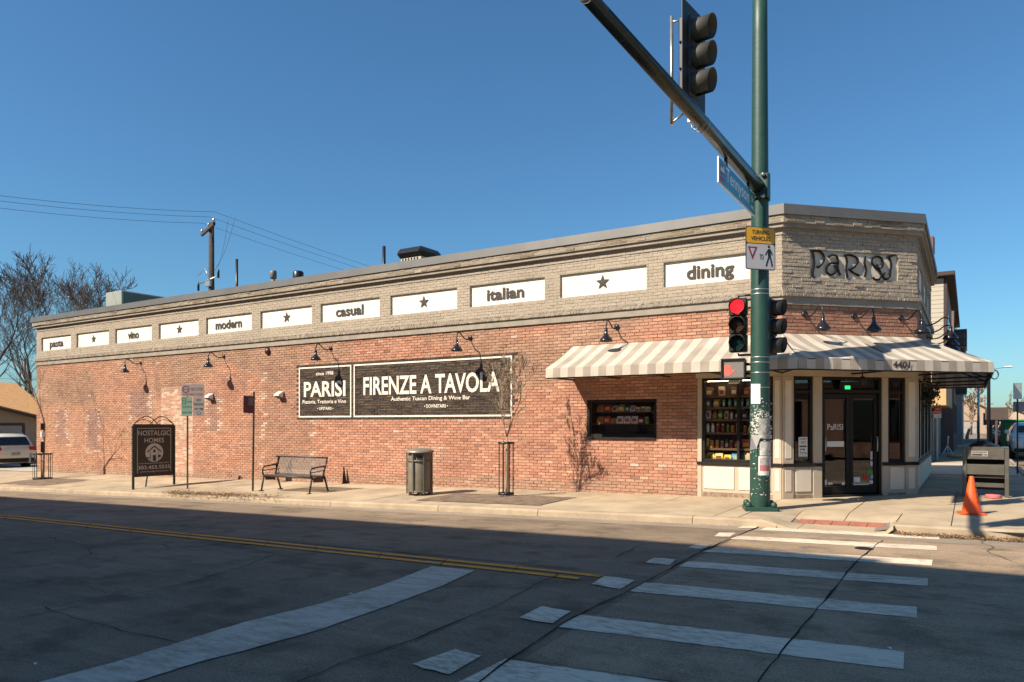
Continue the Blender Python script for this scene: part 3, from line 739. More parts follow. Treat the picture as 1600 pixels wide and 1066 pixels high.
def base_panel(pl, u0, u1, n=1):
    mb = MB(); pbox(mb, pl, u0, u1, -.12, .63, -.15, -.004, 0); o = mb.build('base_panel', TRIM, bld); w = (u1 - u0)/n
    for i in range(n):
        a, b = u0 + i*w + .045, u0 + (i+1)*w - .045
        m2 = MB(); pbox(m2, pl, a, b, .14, .60, -.003, .012, 0, .008); q = m2.build('raised_panel', TRIM_L, o)
    m3 = MB(); pbox(m3, pl, u0, u1, .635, .70, -.10, .035, 0, .006); m3.build('sill', BRONZE, o)
    m4 = MB(); pbox(m4, pl, u0, u1, -.12, .075, -.003, .006, 0); m4.build('rusty_plinth', mat('stained_plinth', (.36,.29,.21), .9, var=.5, scale=14, c2=(.16,.09,.06)) if 'stained_plinth' not in MATS else MATS['stained_plinth'], o)
    return o
def shop_window(pl, u0, u1, z0=.70, z1=2.424, transom=None, f=.055, mull=(), set_in=-.05, g=GLASS):
    mb = MB(); n0, n1 = set_in - .05, set_in + .03
    pbox(mb, pl, u0, u1, z0, z0 + f, n0, n1, 0, .005); pbox(mb, pl, u0, u1, z1 - f, z1, n0, n1, 0, .005)
    pbox(mb, pl, u0, u0 + f, z0 + f, z1 - f, n0, n1, 0, .005); pbox(mb, pl, u1 - f, u1, z0 + f, z1 - f, n0, n1, 0, .005)
    if transom: pbox(mb, pl, u0 + f, u1 - f, transom - .025, transom + .025, n0, n1, 0, .004)
    for m_ in mull: pbox(mb, pl, m_ - .025, m_ + .025, z0 + f, z1 - f, n0, n1, 0, .004)
    o = mb.build('shop_window', BRONZE, bld)
    zz = [z0 + f - .01, transom - .015, transom + .015, z1 - f + .01] if transom else [z0 + f - .01, z1 - f + .01]
    for i in range(0, len(zz), 2):
        m2 = MB(); pbox(m2, pl, u0 + f - .01, u1 - f + .01, zz[i], zz[i+1], set_in - .012, set_in - .006); m2.build('pane', g, o)
    return o
pilaster(FAC, -1.69, -1.60, False); base_panel(FAC, -1.60, -.17, 2)
shop_window(FAC, -1.60, -.17, mull=(-.86,))
pilaster(FAC, -.17, -.006); pilaster(CHA, .006, .25)
base_panel(CHA, .25, .69, 1); shop_window(CHA, .25, .69, transom=2.12, g=GLASS)
pilaster(CHA, .69, .89, False); pilaster(CHA, 2.28, 2.42, False)
base_panel(CHA, 2.42, 2.84, 1); shop_window(CHA, 2.42, 2.84, transom=2.12)
pilaster(CHA, 2.84, CL - .006); pilaster(TEN, .006, .22)
u = .22
for k in range(4):
    w = 1.42; base_panel(TEN, u, u + w, 2); shop_window(TEN, u, u + w, mull=(u + w/2,), set_in=-.022); mb = MB(); pbox(mb, TEN, u + w/2 - .02, u + w/2 + .02, .75, 2.38, .009, .024); mb.build('pale_mullion', TRIM_L, bld); u += w
    if k < 3: pilaster(TEN, u, u + .12, False, -.02); u += .12
pilaster(TEN, u, TY - CH, False)
# entrance
mb = MB(); D0, D1 = .89, 2.28
pbox(mb, CHA, D0, D0 + .05, .06, 2.424, -.16, -.02, 0, .005); pbox(mb, CHA, D1 - .05, D1, .06, 2.424, -.16, -.02, 0, .005)
pbox(mb, CHA, D0 + .05, D1 - .05, 2.10, 2.17, -.16, -.02, 0, .005); pbox(mb, CHA, D0 + .05, D1 - .05, 2.37, 2.424, -.16, -.02, 0, .005)
ent = mb.build('door_frame', BRONZE, bld)
mb = MB(); pbox(mb, CHA, D0 + .04, D1 - .04, 2.16, 2.38, -.10, -.094); mb.build('transom_pane', GLASS, ent)
mid = (D0 + D1)/2
for (a, b, hs) in ((D0 + .05, mid - .004, 1), (mid + .004, D1 - .05, -1)):
    mb = MB(); s_ = .075
    pbox(mb, CHA, a, a + s_, .075, 2.09, -.12, -.07, 0, .005); pbox(mb, CHA, b - s_, b, .075, 2.09, -.12, -.07, 0, .005)
    pbox(mb, CHA, a + s_, b - s_, .075, .22, -.12, -.07, 0, .005); pbox(mb, CHA, a + s_, b - s_, 2.0, 2.09, -.12, -.07, 0, .005)
    dr = mb.build('door', BRONZE, bld)
    mb = MB(); pbox(mb, CHA, a + s_ - .01, b - s_ + .01, .21, 2.01, -.10, -.094); mb.build('pane', GLASS, dr)
    hx = a + .045 if hs > 0 else b - .045
    mb = MB(); mb.tube([P3(CHA, hx, .92, -.07), P3(CHA, hx, .92, -.015), P3(CHA, hx, 1.22, -.015), P3(CHA, hx, 1.22, -.07)], .014, 8); mb.build('handle', STEEL, dr)
    if hs > 0:
        mb = MB(); put_text(mb, 'PaRISI', CHA[0], CHA[1], (0,0,1), CHA[2]*-.0925, a + .14, a + .50, 1.36, 1.48, .0); mb.build('lettering', PAPER, dr)
        mb = MB(); pbox(mb, CHA, a + .13, a + .52, 1.02, 1.13, -.0935, -.0915); nt = mb.build('paper_notice', PAPER, dr)
        mb = MB()
        for i in range(2): pbox(mb, CHA, a + .16, a + .49, 1.045 + i*.04, 1.06 + i*.04, -.0913, -.0909)
        for (q0, q1, z0, z1) in ((a + .085, a + .12, .25, .36), (a + .15, a + .26, .26, .30), (b - .17, b - .10, .25, .30)): pbox(mb, CHA, q0, q1, z0, z1, -.0935, -.0915)
        mb.build('sticker', PAPER, dr)
    else:
        for (q0, q1, z0, z1, cc) in ((a + .10, a + .25, .30, .40, (.7,.7,.68)), (a + .32, a + .43, .34, .46, (.45,.04,.03)), (b - .23, b - .10, .46, .54, (.03,.33,.08)), (b - .15, b - .10, .62, .72, (.6,.55,.6)), (b - .15, b - .10, .75, .92, (.55,.45,.52)), (a + .09, a + .46, .24, .265, (.6,.6,.58)), (b - .17, b - .09, .26, .33, (.7,.7,.7)), (b - .14, b - .09, .36, .44, (.35,.5,.75))):
            mb = MB(); pbox(mb, CHA, q0, q1, z0, z1, -.0935, -.0915); mb.build('sticker', mat('sticker', cc, .5, var=.1), dr)
mb = MB(); pbox(mb, CHA, D0, D1, .03, .06, -.3, .02); mb.build('threshold', IRON, bld)
# dim interior: floor, ceiling, partitions
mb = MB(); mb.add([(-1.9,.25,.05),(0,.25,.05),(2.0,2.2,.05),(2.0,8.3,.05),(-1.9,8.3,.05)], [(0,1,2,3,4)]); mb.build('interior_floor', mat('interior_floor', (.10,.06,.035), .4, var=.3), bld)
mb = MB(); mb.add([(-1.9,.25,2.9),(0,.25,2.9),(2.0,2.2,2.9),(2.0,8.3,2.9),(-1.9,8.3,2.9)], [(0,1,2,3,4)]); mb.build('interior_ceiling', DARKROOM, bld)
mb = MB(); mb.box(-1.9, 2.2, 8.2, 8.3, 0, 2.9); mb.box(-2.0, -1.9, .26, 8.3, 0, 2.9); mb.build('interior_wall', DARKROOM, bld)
mb = MB(); mb.box(-1.65, -.25, .62, .66, .66, 2.45); mb.box(-1.66, -1.62, .12, .62, .66, 2.45); mb.box(-.22, -.19, .12, .62, .66, 2.45); mb.build('display_back', SHELF, bld)
# ================================================================ AWNING
def fabric(name, c):
    m = bpy.data.materials.new(name); m.use_nodes = True; N = m.node_tree.nodes; L = m.node_tree.links
    p = N['Principled BSDF']; p.inputs['Roughness'].default_value = .9; p.inputs['Specular IOR Level'].default_value = .2
    tc = N.new('ShaderNodeTexCoord'); n = N.new('ShaderNodeTexNoise'); n.inputs['Scale'].default_value = 1.6; n.inputs['Detail'].default_value = 9; L.new(tc.outputs['Object'], n.inputs['Vector'])
    r = N.new('ShaderNodeValToRGB'); e = r.color_ramp.elements; e[0].position = .3; e[0].color = (*[x*.76 for x in c], 1); e[1].position = .65; e[1].color = (*c, 1); L.new(n.outputs['Fac'], r.inputs[0]); L.new(r.outputs[0], p.inputs['Base Color'])
    w = N.new('ShaderNodeTexNoise'); w.inputs['Scale'].default_value = 5; w.inputs['Detail'].default_value = 3; L.new(tc.outputs['Object'], w.inputs['Vector'])
    b = N.new('ShaderNodeBump'); b.inputs['Strength'].default_value = .25; b.inputs['Distance'].default_value = .03; L.new(w.outputs['Fac'], b.inputs['Height']); L.new(b.outputs[0], p.inputs['Normal'])
    t = N.new('ShaderNodeBsdfTranslucent'); L.new(r.outputs[0], t.inputs[0]); mx = N.new('ShaderNodeMixShader'); mx.inputs[0].default_value = .16
    L.new(p.outputs[0], mx.inputs[1]); L.new(t.outputs[0], mx.inputs[2]); L.new(mx.outputs[0], N['Material Output'].inputs[0]); return m
CREAM = fabric('cream_canvas', (.64,.575,.475)); TAN = fabric('tan_canvas', (.44,.375,.305))
AW = thing('striped_awning', 'long cream and tan striped canvas awning wrapping round the corner entrance', 'awning')
PJ = 1.30; ZW, ZF, ZV = 3.26, 2.665, 2.465; SW = .177; AY1 = 9.0
mt = PJ * math.tan(R(22.5))
def clip(poly, f):
    out = []
    for i, p in enumerate(poly):
        q = poly[(i+1) % len(poly)]; a, b = f(p), f(q)
        if a >= 0: out.append(p)
        if a*b < 0: t = a/(a-b); out.append((p[0]+(q[0]-p[0])*t, p[1]+(q[1]-p[1])*t))
    return out
def awning_face(pl, a0, b0, a1, b1, name, start=0):
    """a0..b0 along the wall line, a1..b1 along the front line; v runs from wall to front"""
    can, val = MB(), MB(); lo, hi = min(a0, a1), max(b0, b1); k = start; u = a1
    edgeL = lambda p: p[0] - (a0 + (a1 - a0)*p[1]/PJ); edgeR = lambda p: (b0 + (b1 - b0)*p[1]/PJ) - p[0]
    def zf(u_, v): 
        t = v/PJ; return ZW + (ZF - ZW)*t - .030*math.sin(math.pi*t)*(.55 + .45*math.sin(u_*5.5)) + .014*math.sin(math.pi*t)*noise.noise(Vector((u_*2.2, v*3, 7)))
    u = a1 - math.ceil((a1 - lo)/SW)*SW - 1e-6; k = -int(round((a1 - u)/SW)) + start
    while u < hi:
        for v0, v1 in [(PJ*j/8, PJ*(j+1)/8) for j in range(8)]:
            p = clip(clip([(u, v0), (u+SW, v0), (u+SW, v1), (u, v1)], edgeL), edgeR)
            if len(p) > 2: can.add([P3(pl, x, zf(x, v), v) for x, v in p], [tuple(range(len(p)))], k % 2)
        a, b = max(u, a1), min(u + SW, b1)
        if b - a > .004:
            w0, w1 = .008*math.sin(a*9), .008*math.sin(b*9)
            val.add([P3(pl, a, ZF, PJ), P3(pl, b, ZF, PJ), P3(pl, b, ZV, PJ + .012 + w1), P3(pl, a, ZV, PJ + .012 + w0)], [(0,1,2,3)], k % 2)
        u += SW; k += 1
    can.build('canopy', [CREAM, TAN], AW); val.build('valance', [CREAM, TAN], AW)
    return k
AX0 = -4.585
awning_face(FAC, AX0, 0, AX0, mt, 'facade')
awning_face(CHA, 0, CL, -mt, CL + mt, 'corner', 1)
awning_face(TEN, 0, AY1 - CH, -mt, AY1 - CH, 'side')
mb = MB(); mb.add([(AX0, 0, ZW), (AX0, -PJ, ZF), (AX0, -PJ, ZV), (AX0, 0, ZV)], [(0,1,2,3)]); mb.build('end_panel', CREAM, AW)
ep = MB(); k = 0; x = CH
while x < CH + PJ - .01:
    x1 = min(x + SW, CH + PJ); z = lambda q: ZW + (ZF - ZW)*(q - CH)/PJ
    ep.add([(x, AY1, ZV), (x1, AY1, ZV), (x1, AY1, z(x1)), (x, AY1, z(x))], [(0,1,2,3)], k % 2); x = x1; k += 1
ep.build('end_panel', [CREAM, TAN], AW)
fr_ = MB(); r_ = .017
front = [Vector((AX0, -PJ+.02, ZF-.02)), Vector((mt, -PJ+.02, ZF-.02)), Vector((CH+PJ-.02, CH-mt, ZF-.02)), Vector((CH+PJ-.02, AY1, ZF-.02))]
for a, b in zip(front, front[1:]): fr_.tube([a, b], r_, 6); fr_.tube([a - Vector((0,0,.19)), b - Vector((0,0,.19))], r_*.8, 6)
wallp = [Vector((AX0, .02, ZW)), Vector((0, .0, ZW)), Vector((CH, CH, ZW)), Vector((CH, AY1, ZW))]
ribs = []
for i in range(5): t = i/4; ribs.append((wallp[0].lerp(wallp[1], t), front[0].lerp(front[1] - Vector((mt,0,0)), t)))
for t in (0, .5, 1): ribs.append((wallp[1].lerp(wallp[2], t), front[1].lerp(front[2], t)))
for t in (.25, .5, .75, 1): ribs.append((wallp[2].lerp(wallp[3], t), front[2].lerp(front[3], t) + Vector((0, (1-t)*.0, 0))))
for a, b in ribs:
    a2 = Vector((a.x, a.y, ZV + .02)); fr_.tube([a - Vector((0,0,.04)), b], r_, 6); fr_.tube([a2, Vector((b.x, b.y, ZV + .02))], r_, 6); fr_.tube([Vector((b.x, b.y, ZV + .02)), b], r_*.8, 6)
fr_.build('awning_frame', IRON, AW)
mb = MB(); p, q = cp(1394, 570, PJ), cp(1421, 570, PJ); u0, u1 = (p - CHA[0]).dot(CHA[1]), (q - CHA[0]).dot(CHA[1])
put_text(mb, '4401', CHA[0], CHA[1], (0,0,1), CHA[2]*(PJ + .022), u0, u1, 2.505, 2.632, .03); mb.build('lettering', INK, AW)
mb = MB(); c = Vector((CH + PJ + .02, CH - mt + .05, 2.42))
mb.tube([c + Vector((math.cos(t)*.075*.8, math.cos(t)*.02, math.sin(t)*.085)) for t in [k*math.pi/8 for k in range(17)]], .011, 6); mb.build('cord_loop', BLACK, AW)

# ================================================================ WALL LAMPS
def make_lamp():
    t = thing('gooseneck_lamp', 'x', 'wall lamp')
    m = MB(); m.lathe([(0, .0), (.062, .0), (.062, .018), (.03, .03), (0, .03)], 16)
    m.v = [(x, -z - .001, y) for x, y, z in m.v]; m.build('wall_plate', BLACK, t)
    P = [(0,-.02,0), (0,-.10,-.05), (0,-.20,-.055), (0,-.31,-.01), (0,-.40,.06), (0,-.47,.085), (0,-.535,.06), (0,-.565,-.02), (0,-.57,-.12)]
    m = MB(); Q = [Vector(p) for p in P]; C_ = []
    for i in range(len(Q)-1):
        a, b, c, d = Q[max(i-1,0)], Q[i], Q[i+1], Q[min(i+2, len(Q)-1)]
        for s in range(4):
            u = s/4; C_.append(.5*((2*b) + (c-a)*u + (2*a-5*b+4*c-d)*u*u + (3*b-a-3*c+d)*u*u*u))
    C_.append(Q[-1]); m.tube(C_, .0145, 8); m.build('arm', BLACK, t)
    m = MB(); m.lathe([(0, -.10), (.033, -.10), (.036, -.13), (.036, -.21), (.055, -.225), (.06, -.25), (.085, -.275), (.135, -.335), (.152, -.375), (.148, -.378), (.12, -.33), (.05, -.25), (0, -.25)], 22, 0, (0, -.57, 0)); m.build('shade', mat('lamp_enamel', (.014,.013,.014), .22, 0, var=.2, coat=.4), t)
    m = MB(); m.lathe([(0, -.25), (.03, -.26), (.045, -.30), (.03, -.34), (0, -.35)], 10, 0, (0, -.57, 0)); m.build('bulb', mat('frosted_bulb', (.6,.58,.52), .3, var=0), t)
    return t
lamp0 = make_lamp(); first = True
def lamp(pl, u, z, label, grp):
    global first
    o = lamp0 if first else copy_tree(lamp0); first = False
    o.location = P3(pl, u, z, .002); n = pl[2]; o.rotation_euler = (0, 0, math.atan2(n.x, -n.y)); o['label'] = label; o['group'] = grp
gl = 'gooseneck lamps along the brick side wall'; gc = 'gooseneck lamps over the corner awning'; gs = 'gooseneck lamps on the shaded side wall'
for x, y, lb in ((220,566,'black gooseneck wall lamp above the realty sign, on the brick below the vino panel'), (350,557,'black gooseneck wall lamp on brick below the modern panel, above the parking sign'), (517,545,'black gooseneck wall lamp above the small PARISI part of the mural'), (735,528,'black gooseneck wall lamp above the FIRENZE A TAVOLA mural'), (964,513,'black gooseneck wall lamp casting its shadow on the long side of the awning')):
    p = fp(x, y); lamp(FAC, p.x, 3.63, lb, gl)
for x, lb in ((1257,'black gooseneck lamp under the left end of the metal name sign'), (1334,'black gooseneck lamp in the middle of the chamfered corner wall'), (1407,'black gooseneck lamp at the right edge of the chamfered corner wall')):
    p = cp(x, 495); lamp(CHA, p.x/S2, 3.65, lb, gc)
for u, lb in ((.9,'first gooseneck lamp round the corner on the shaded side wall, by the chamfer'), (2.4,'second gooseneck lamp round the corner on the shaded side wall'), (3.9,'third gooseneck lamp round the corner on the shaded side wall'), (5.4,'farthest gooseneck lamp round the corner on the shaded side wall')):
    lamp(TEN, u, 3.66, lb, gs)
# small flood lamps and a sounder
def flood(p, lb):
    t = thing('security_light', lb, 'wall light', (p.x, -.003, p.z), 0, 'small white lights on the brick wall')
    m = MB(); m.prism([(-.10,0,.11), (.10,0,.11), (.10,0,.0), (-.10,0,.0)], (0,-.03,0)); m.build('back_plate', STEEL, t)
    m = MB(); m.prism([(-.11,-.031,.12), (-.11,-.20,.03), (-.11,-.20,-.02), (-.11,-.031,-.08)], (.22,0,0)); m.build('housing', mat('white_housing', (.7,.68,.64), .5, var=.05) if 'white_housing' not in MATS else MATS['white_housing'], t)
    m = MB(); m.prism([(-.10,-.202,.015), (-.10,-.15,-.06), (-.10,-.05,-.085), (-.10,-.03,-.10), (-.10,-.19,-.03)], (.20,0,0)); m.build('lens', BLACK, t)
flood(fp(331, 621), 'small white security light on the brick above the blocked window'); flood(fp(440, 618), 'small white security light on the brick left of the mural')
p = fp(419, 549); t = thing('alarm_bell', 'small dark round alarm bell on the brick under the casual panel', 'alarm', (p.x, -.002, p.z))
m = MB(); m.lathe([(0, .09), (.06, .085), (.10, .05), (.11, 0), (.11, -.0)], 18); m.v = [(x, -z, y) for x, y, z in m.v]; m.build('bell_cover', mat('maroon_enamel', (.06,.015,.012), .4, var=.2), t)
m = MB(); m.box(-.07, .07, -.0, .012, -.07, .07); m.build('mount', IRON, t)
# dark tapered stub against the wall by the bench
p = G(536, 756); t = thing('dark_stub', 'short dark tapered stub standing against the wall beside the bench', 'pipe', (p.x, -.09, zs(p.x, 0)))
m = MB(); m.tube([(0,0,-.02), (-.02,.0,.12), (-.05,.01,.46)], [.065,.05,.018], 10); m.build('pipe', IRON, t); m = MB(); m.lathe([(0,.0),(.085,.0),(.085,.02),(0,.02)], 12); m.build('collar', IRON, t)

# ---------------------------------------------------------------- metal name sign with wandering tube letters
sg = thing('name_sign', 'rusty dark metal sign of wandering tube letters reading Parisi on the chamfered wall', 'sign')
ST = {'p': [[(335,397),(345,440),(350,500),(338,560),(345,605)], [(325,398),(360,396),(400,405),(424,445),(415,495),(385,520),(370,516)]],
 'a': [[(458,448),(485,430),(520,440),(531,480),(528,530),(548,582)], [(528,490),(478,492),(445,520),(445,558),(475,580),(510,562),(517,530),(505,510)]],
 'r': [[(585,430),(597,480),(592,540),(602,605)], [(578,432),(630,430),(675,455),(678,490),(650,525),(612,540)], [(615,535),(645,562),(692,585)]],
 'i': [[(738,442),(730,490),(742,540),(734,596)]],
 's': [[(828,500),(828,525),(855,528),(870,495),(860,455),(825,440),(793,455),(788,490),(815,525),(850,555),(858,590),(838,615),(805,612),(798,596)]],
 'j': [[(902,448),(935,436),(965,428)], [(918,445),(932,500),(925,560),(918,600),(890,612),(872,590),(885,565)]]}
def letter_tube(strokes):
    m = MB()
    for s in strokes:
        Q = []
        for i in range(len(s)-1):
            a, b, c, d = [Vector(s[max(0, min(len(s)-1, j))]) for j in (i-1, i, i+1, i+2)]
            for k in range(5):
                u = k/5; Q.append(.5*((2*b) + (c-a)*u + (2*a-5*b+4*c-d)*u*u + (3*b-a-3*c+d)*u*u*u))
        Q.append(Vector(s[-1])); W = []
        for i, q in enumerate(Q):
            p = cp(1200 + q.x/4.846 + .3*noise.noise(Vector((q.x*.06, q.y*.06, 2))), 310 + q.y/4.846, -.006); W.append(p)
        m.tube(W, [.021 + .006*noise.noise(Vector((i*.9, q.x, 3))) for i, q in enumerate(Q)], 7)
    return m
RUST_BLACK = mat('rusty_black_metal', (.012,.009,.008), .85, var=.5, scale=18, spec=.15)
for kx in ('p','a','r','i','s','j'):
    letter_tube(ST[kx]).build('letter', RUST_BLACK, sg)
for x, y in ((340,430),(345,580),(480,432),(540,560),(592,450),(600,590),(736,460),(736,580),(862,470),(850,570),(925,460),(925,590)):
    a = cp(1200 + x/4.846, 310 + y/4.846, -.006); b = a - CHA[2]*.03; m = MB(); m.tube([a, b], .008, 5); m.build('stand_off', IRON, sg)

# ================================================================ SIGNAL POLE
PX, PY = .06, -2.05; PZ = zs(PX, PY); ARMZ = 5.53
sp = thing('signal_pole', 'tall dark green traffic signal pole with a long mast arm on the corner pavement', 'signal pole', (PX, PY, PZ))
m = MB(); m.lathe([(.168, .03), (.165, 1.2), (.152, 3.4), (.142, 5.4), (.125, 8.2), (.118, 9.4), (0, 9.42)], 24); m.build('pole', GREEN, sp)
m = MB(); a_ = R(20)
m.obox((0,0,.035), (math.cos(a_),math.sin(a_),0), (-math.sin(a_),math.cos(a_),0), (0,0,1), .27, .25, .035, 0, .01)
m.build('base_plate', GREEN, sp)
for sx, sy in ((-1,-1),(1,-1),(1,1),(-1,1)):
    m = MB(); x, y = .205*sx*math.cos(a_) - .19*sy*math.sin(a_), .205*sx*math.sin(a_) + .19*sy*math.cos(a_)
    m.lathe([(0,.07),(.045,.07),(.055,.09),(.05,.13),(.03,.155),(0,.16)], 12, 0, (x, y, 0)); m.build('bolt_cover', GREEN, sp)
m = MB(); m.tube([(.0,-.13,ARMZ-PZ), (0,-3.2,ARMZ+.02-PZ), (0,-6.72,ARMZ-PZ)], [.115,.095,.072], 20); m.build('mast_arm', GREEN_D, sp)
m = MB(); m.lathe([(0,0),(.078,0),(.078,.03),(0,.035)], 16); m.v = [(x, -6.72 - z, y + ARMZ - PZ) for x, y, z in m.v]; m.build('arm_end_cap', STEEL, sp)
m = MB(); m.obox((0,-.02,ARMZ-PZ), (1,0,0), (0,1,0), (0,0,1), .17, .05, .24, 0, .012); m.obox((.0,-.16,ARMZ-PZ), (1,0,0), (0,1,0), (0,0,1), .16, .02, .20, 0, .008); m.obox((.155,-.07,ARMZ-PZ), (1,0,0), (0,1,0), (0,0,1), .012, .11, .20, 0, .004); m.build('arm_bracket', GREEN, sp)
for z, sx in ((.17, .17), (-.19, .17)):
    m = MB(); m.lathe([(0,0),(.035,0),(.035,.04),(0,.05)], 10); m.v = [(.10 + x, -.19 - q, y + ARMZ + z - PZ) for x, y, q in m.v]; m.build('bolt', STEEL, sp)
prad = lambda z: .168 + (.125 - .168)*z/8.2
for y_ in (454, 461, 559, 567, 583, 606):
    z = CAM.z + (HOR - y_)*12.62/FPX - PZ
    m = MB(); r = prad(z) + .004; m.lathe([(r, z-.008), (r+.004, z), (r, z+.008)], 24); m.build('steel_band', STEEL, sp)
# flecks of old paper, staples and tape
def on_pole(px, py, out=.004):
    """where the sight line of that pixel meets the shaft"""
    r = ray(px, py); d = r.xy; o = CAM.xy - Vector((PX, PY)); z0 = CAM.z + (HOR - py)*12.45/FPX; R_ = prad(z0) + out
    A = d.dot(d); Bq = 2*o.dot(d); Cq = o.dot(o) - R_*R_; D = Bq*Bq - 4*A*Cq
    D = max(D, 0)
    t = (-Bq - math.sqrt(D))/(2*A); return CAM + r*t
fl = MB()
for _ in range(330):
    y_ = random.choice((random.uniform(622, 780), random.gauss(665, 16))); x_ = random.uniform(1173, 1206)
    if y_ < 618: continue
    s = random.uniform(.3, 1.3)*(1.5 if 645 < y_ < 690 else 1); sx = s*random.uniform(.5, 1.6)
    q = [on_pole(x_ - sx, y_ - s*.5), on_pole(x_ + sx, y_ - s*.7), on_pole(x_ + sx*.8, y_ + s*.6), on_pole(x_ - sx*.7, y_ + s*.5)]
    if all(q): fl.add([p - Vector((PX, PY, PZ)) for p in q], [(0,1,2,3)])
stuff(fl.build('paper_scraps', mat('old_paper', (.60,.57,.50), .9, var=.3, scale=40), sp))
def pole_paper(name, lb, x0, x1, y0, y1, m_, cat, n=6, extra=None, skew=0):
    V = []; 
    for j in range(n+1):
        for i in range(n+1):
            y_ = y0 + (y1-y0)*j/n; x_ = x0 + (x1-x0)*i/n + skew*j/n
            p = on_pole(max(1173.2, min(1206.5, x_)), y_, .008 + .004*math.sin(i*1.3 + j)) or on_pole(1190, y_, .008); V.append(p)
    k = n+1; mm = MB(); mm.add(V, [(j*k+i, j*k+i+1, (j+1)*k+i+1, (j+1)*k+i) for j in range(n) for i in range(n)], 0, True)
    o = mm.build(name, m_); return tag(o, lb, cat, 'papers stuck to the signal pole')
pole_paper('paper_flyer', 'blank white paper flyer taped high on the green pole beside the shop window', 1173.5, 1188, 600, 631, PAPER, 'flyer')
pole_paper('paper_flyer', 'torn grey layered flyer at mid height on the green pole', 1185, 1203, 654, 686, mat('grey_paper', (.55,.53,.48), .9, c2=(.10,.12,.10), scale=30), 'flyer')
pole_paper('paper_flyer', 'pale torn flyer in the middle of the pole, above the colourful poster', 1187, 1204, 690, 712, mat('pale_torn_paper', (.66,.63,.57), .9, c2=(.42,.40,.36), scale=18), 'flyer')
pos = thing('poster', 'small poster with a red and orange picture on the green pole', 'poster', (0,0,0), 0, 'papers stuck to the signal pole')
def pp(name, x0, x1, y0, y1, m_, out, par_):
    V = []; n = 6
    for j in range(n+1):
        for i in range(n+1): V.append(on_pole(x0 + (x1-x0)*i/n, y0 + (y1-y0)*j/n, out))
    k = n+1; mm = MB(); mm.add(V, [(j*k+i, j*k+i+1, (j+1)*k+i+1, (j+1)*k+i) for j in range(n) for i in range(n)], 0, True); mm.build(name, m_, par_)
pp('poster_sheet', 1185, 1204, 713, 743, PAPER, .007, pos); pp('printed_picture', 1187, 1203, 715, 727, mat('grey_print', (.30,.27,.27), .8, c2=(.55,.52,.5), scale=25), .0095, pos); pp('printed_picture', 1187, 1203, 727, 736, mat('red_print', (.62,.09,.03), .8, c2=(.40,.22,.25), scale=22), .0095, pos)
m = MB(); c = on_pole(1178, 690, .01); dx = RT*.012
q = [on_pole(1172.5,679,.05), on_pole(1188,680,.012), on_pole(1181,701,.012), on_pole(1173,703,.012)]
q[0] = q[1] - RT*.165 + Vector((0,0,.01)); q[3] = q[2] - RT*.13 + Vector((0,0,-.03)) - FW*.06
m.add([p - FW*.03 for p in q], [(0,1,2,3)]); tag(m.build('paper_flyer', PAPER), 'loose white paper peeling off the left side of the green pole', 'flyer', 'papers stuck to the signal pole')
t = thing('round_sticker', 'small round pink and white sticker on the green pole', 'sticker', (0,0,0), 0, 'papers stuck to the signal pole')
for r, mm_, o in ((3.0, PAPER, .006), (1.3, BLACK, .008)):
    m = MB(); m.add([on_pole(1199, 648, o)] + [on_pole(1199 + r*math.cos(k*math.pi/8), 648 + r*math.sin(k*math.pi/8), o) for k in range(16)], [(0, 1+k, 1+(k+1) % 16) for k in range(16)]); m.build('sticker_print', mm_, t)

# ---------------------------------------------------------------- signal heads (built facing -Y, centre at origin)
HOUS = mat('signal_housing', (.014,.014,.013), .5, var=.25); VIS = mat('signal_visor', (.055,.052,.040), .55, var=.15)
def lens_mat(name, c, e=0): return mat(name, c, .25, var=.15, scale=60, emit=c if e else None, estr=e)
L_OFF = (lens_mat('red_lens_unlit', (.07,.008,.006)), lens_mat('amber_lens_unlit', (.075,.030,.008)), lens_mat('green_lens_unlit', (.004,.040,.022)))
L_RED = lens_mat('red_lens_lit', (1.0,.012,.018), 1.6)
def head(name, lb, loc, rz, sec=.36, red=False, plate=True, vis=VIS, vl=.26):
    t = thing(name, lb, 'traffic light', loc, rz, 'three-lamp traffic signals'); w = sec*.48
    for k in range(3):
        z = (1-k)*sec; m = MB(); m.box(-w, w, .0, .17, z - sec*.49, z + sec*.49, 0, .02); m.build('lamp_housing', HOUS, t)
        m = MB(); r = sec*.40; m.lathe([(0,.03),(r*.6,.02),(r,0)], 20); m.v = [(x, -q - .005, y + z) for x, y, q in m.v]; m.build('lens', L_RED if (red and k == 0) else L_OFF[k], t)
        m = MB(); V = []; n = 22; a0, a1 = R(-74), R(254)
        for i in range(n+1):
            a = a0 + (a1-a0)*i/n; dep = vl*(.88 + .12*math.sin(a))
            for rr in (r*1.06, r*1.0): V += [(rr*math.cos(a), 0, z + rr*math.sin(a)), (rr*math.cos(a), -dep, z + rr*math.sin(a)*.99)]
        F = []
        for i in range(n):
            b = i*4; c = b+4; F += [(b, b+1, c+1, c), (b+2, c+2, c+3, b+3), (b+1, b+3, c+3, c+1)]
        m.add(V, F, 0, True); m.build('visor', vis, t)
    if plate:
        W, H_ = .37, 1.5*sec + .13; m = MB()
        for r in ((-W, W, H_ - .13, H_), (-W, W, -H_, -H_ + .13), (-W, -w - .003, -H_ + .13, H_ - .13), (w + .003, W, -H_ + .13, H_ - .13)): m.box(r[0], r[1], .02, .026, r[2], r[3])
        m.build('backplate', HOUS, t)
    return t
hp = on_plane(1080, 85, (1,0,0), .06)
h1 = head('traffic_signal', 'black traffic signal with backplate on the mast arm, seen side-on against the sky', (-.02, -5.30, 6.43), R(84), .36, False, True, VIS, .27)
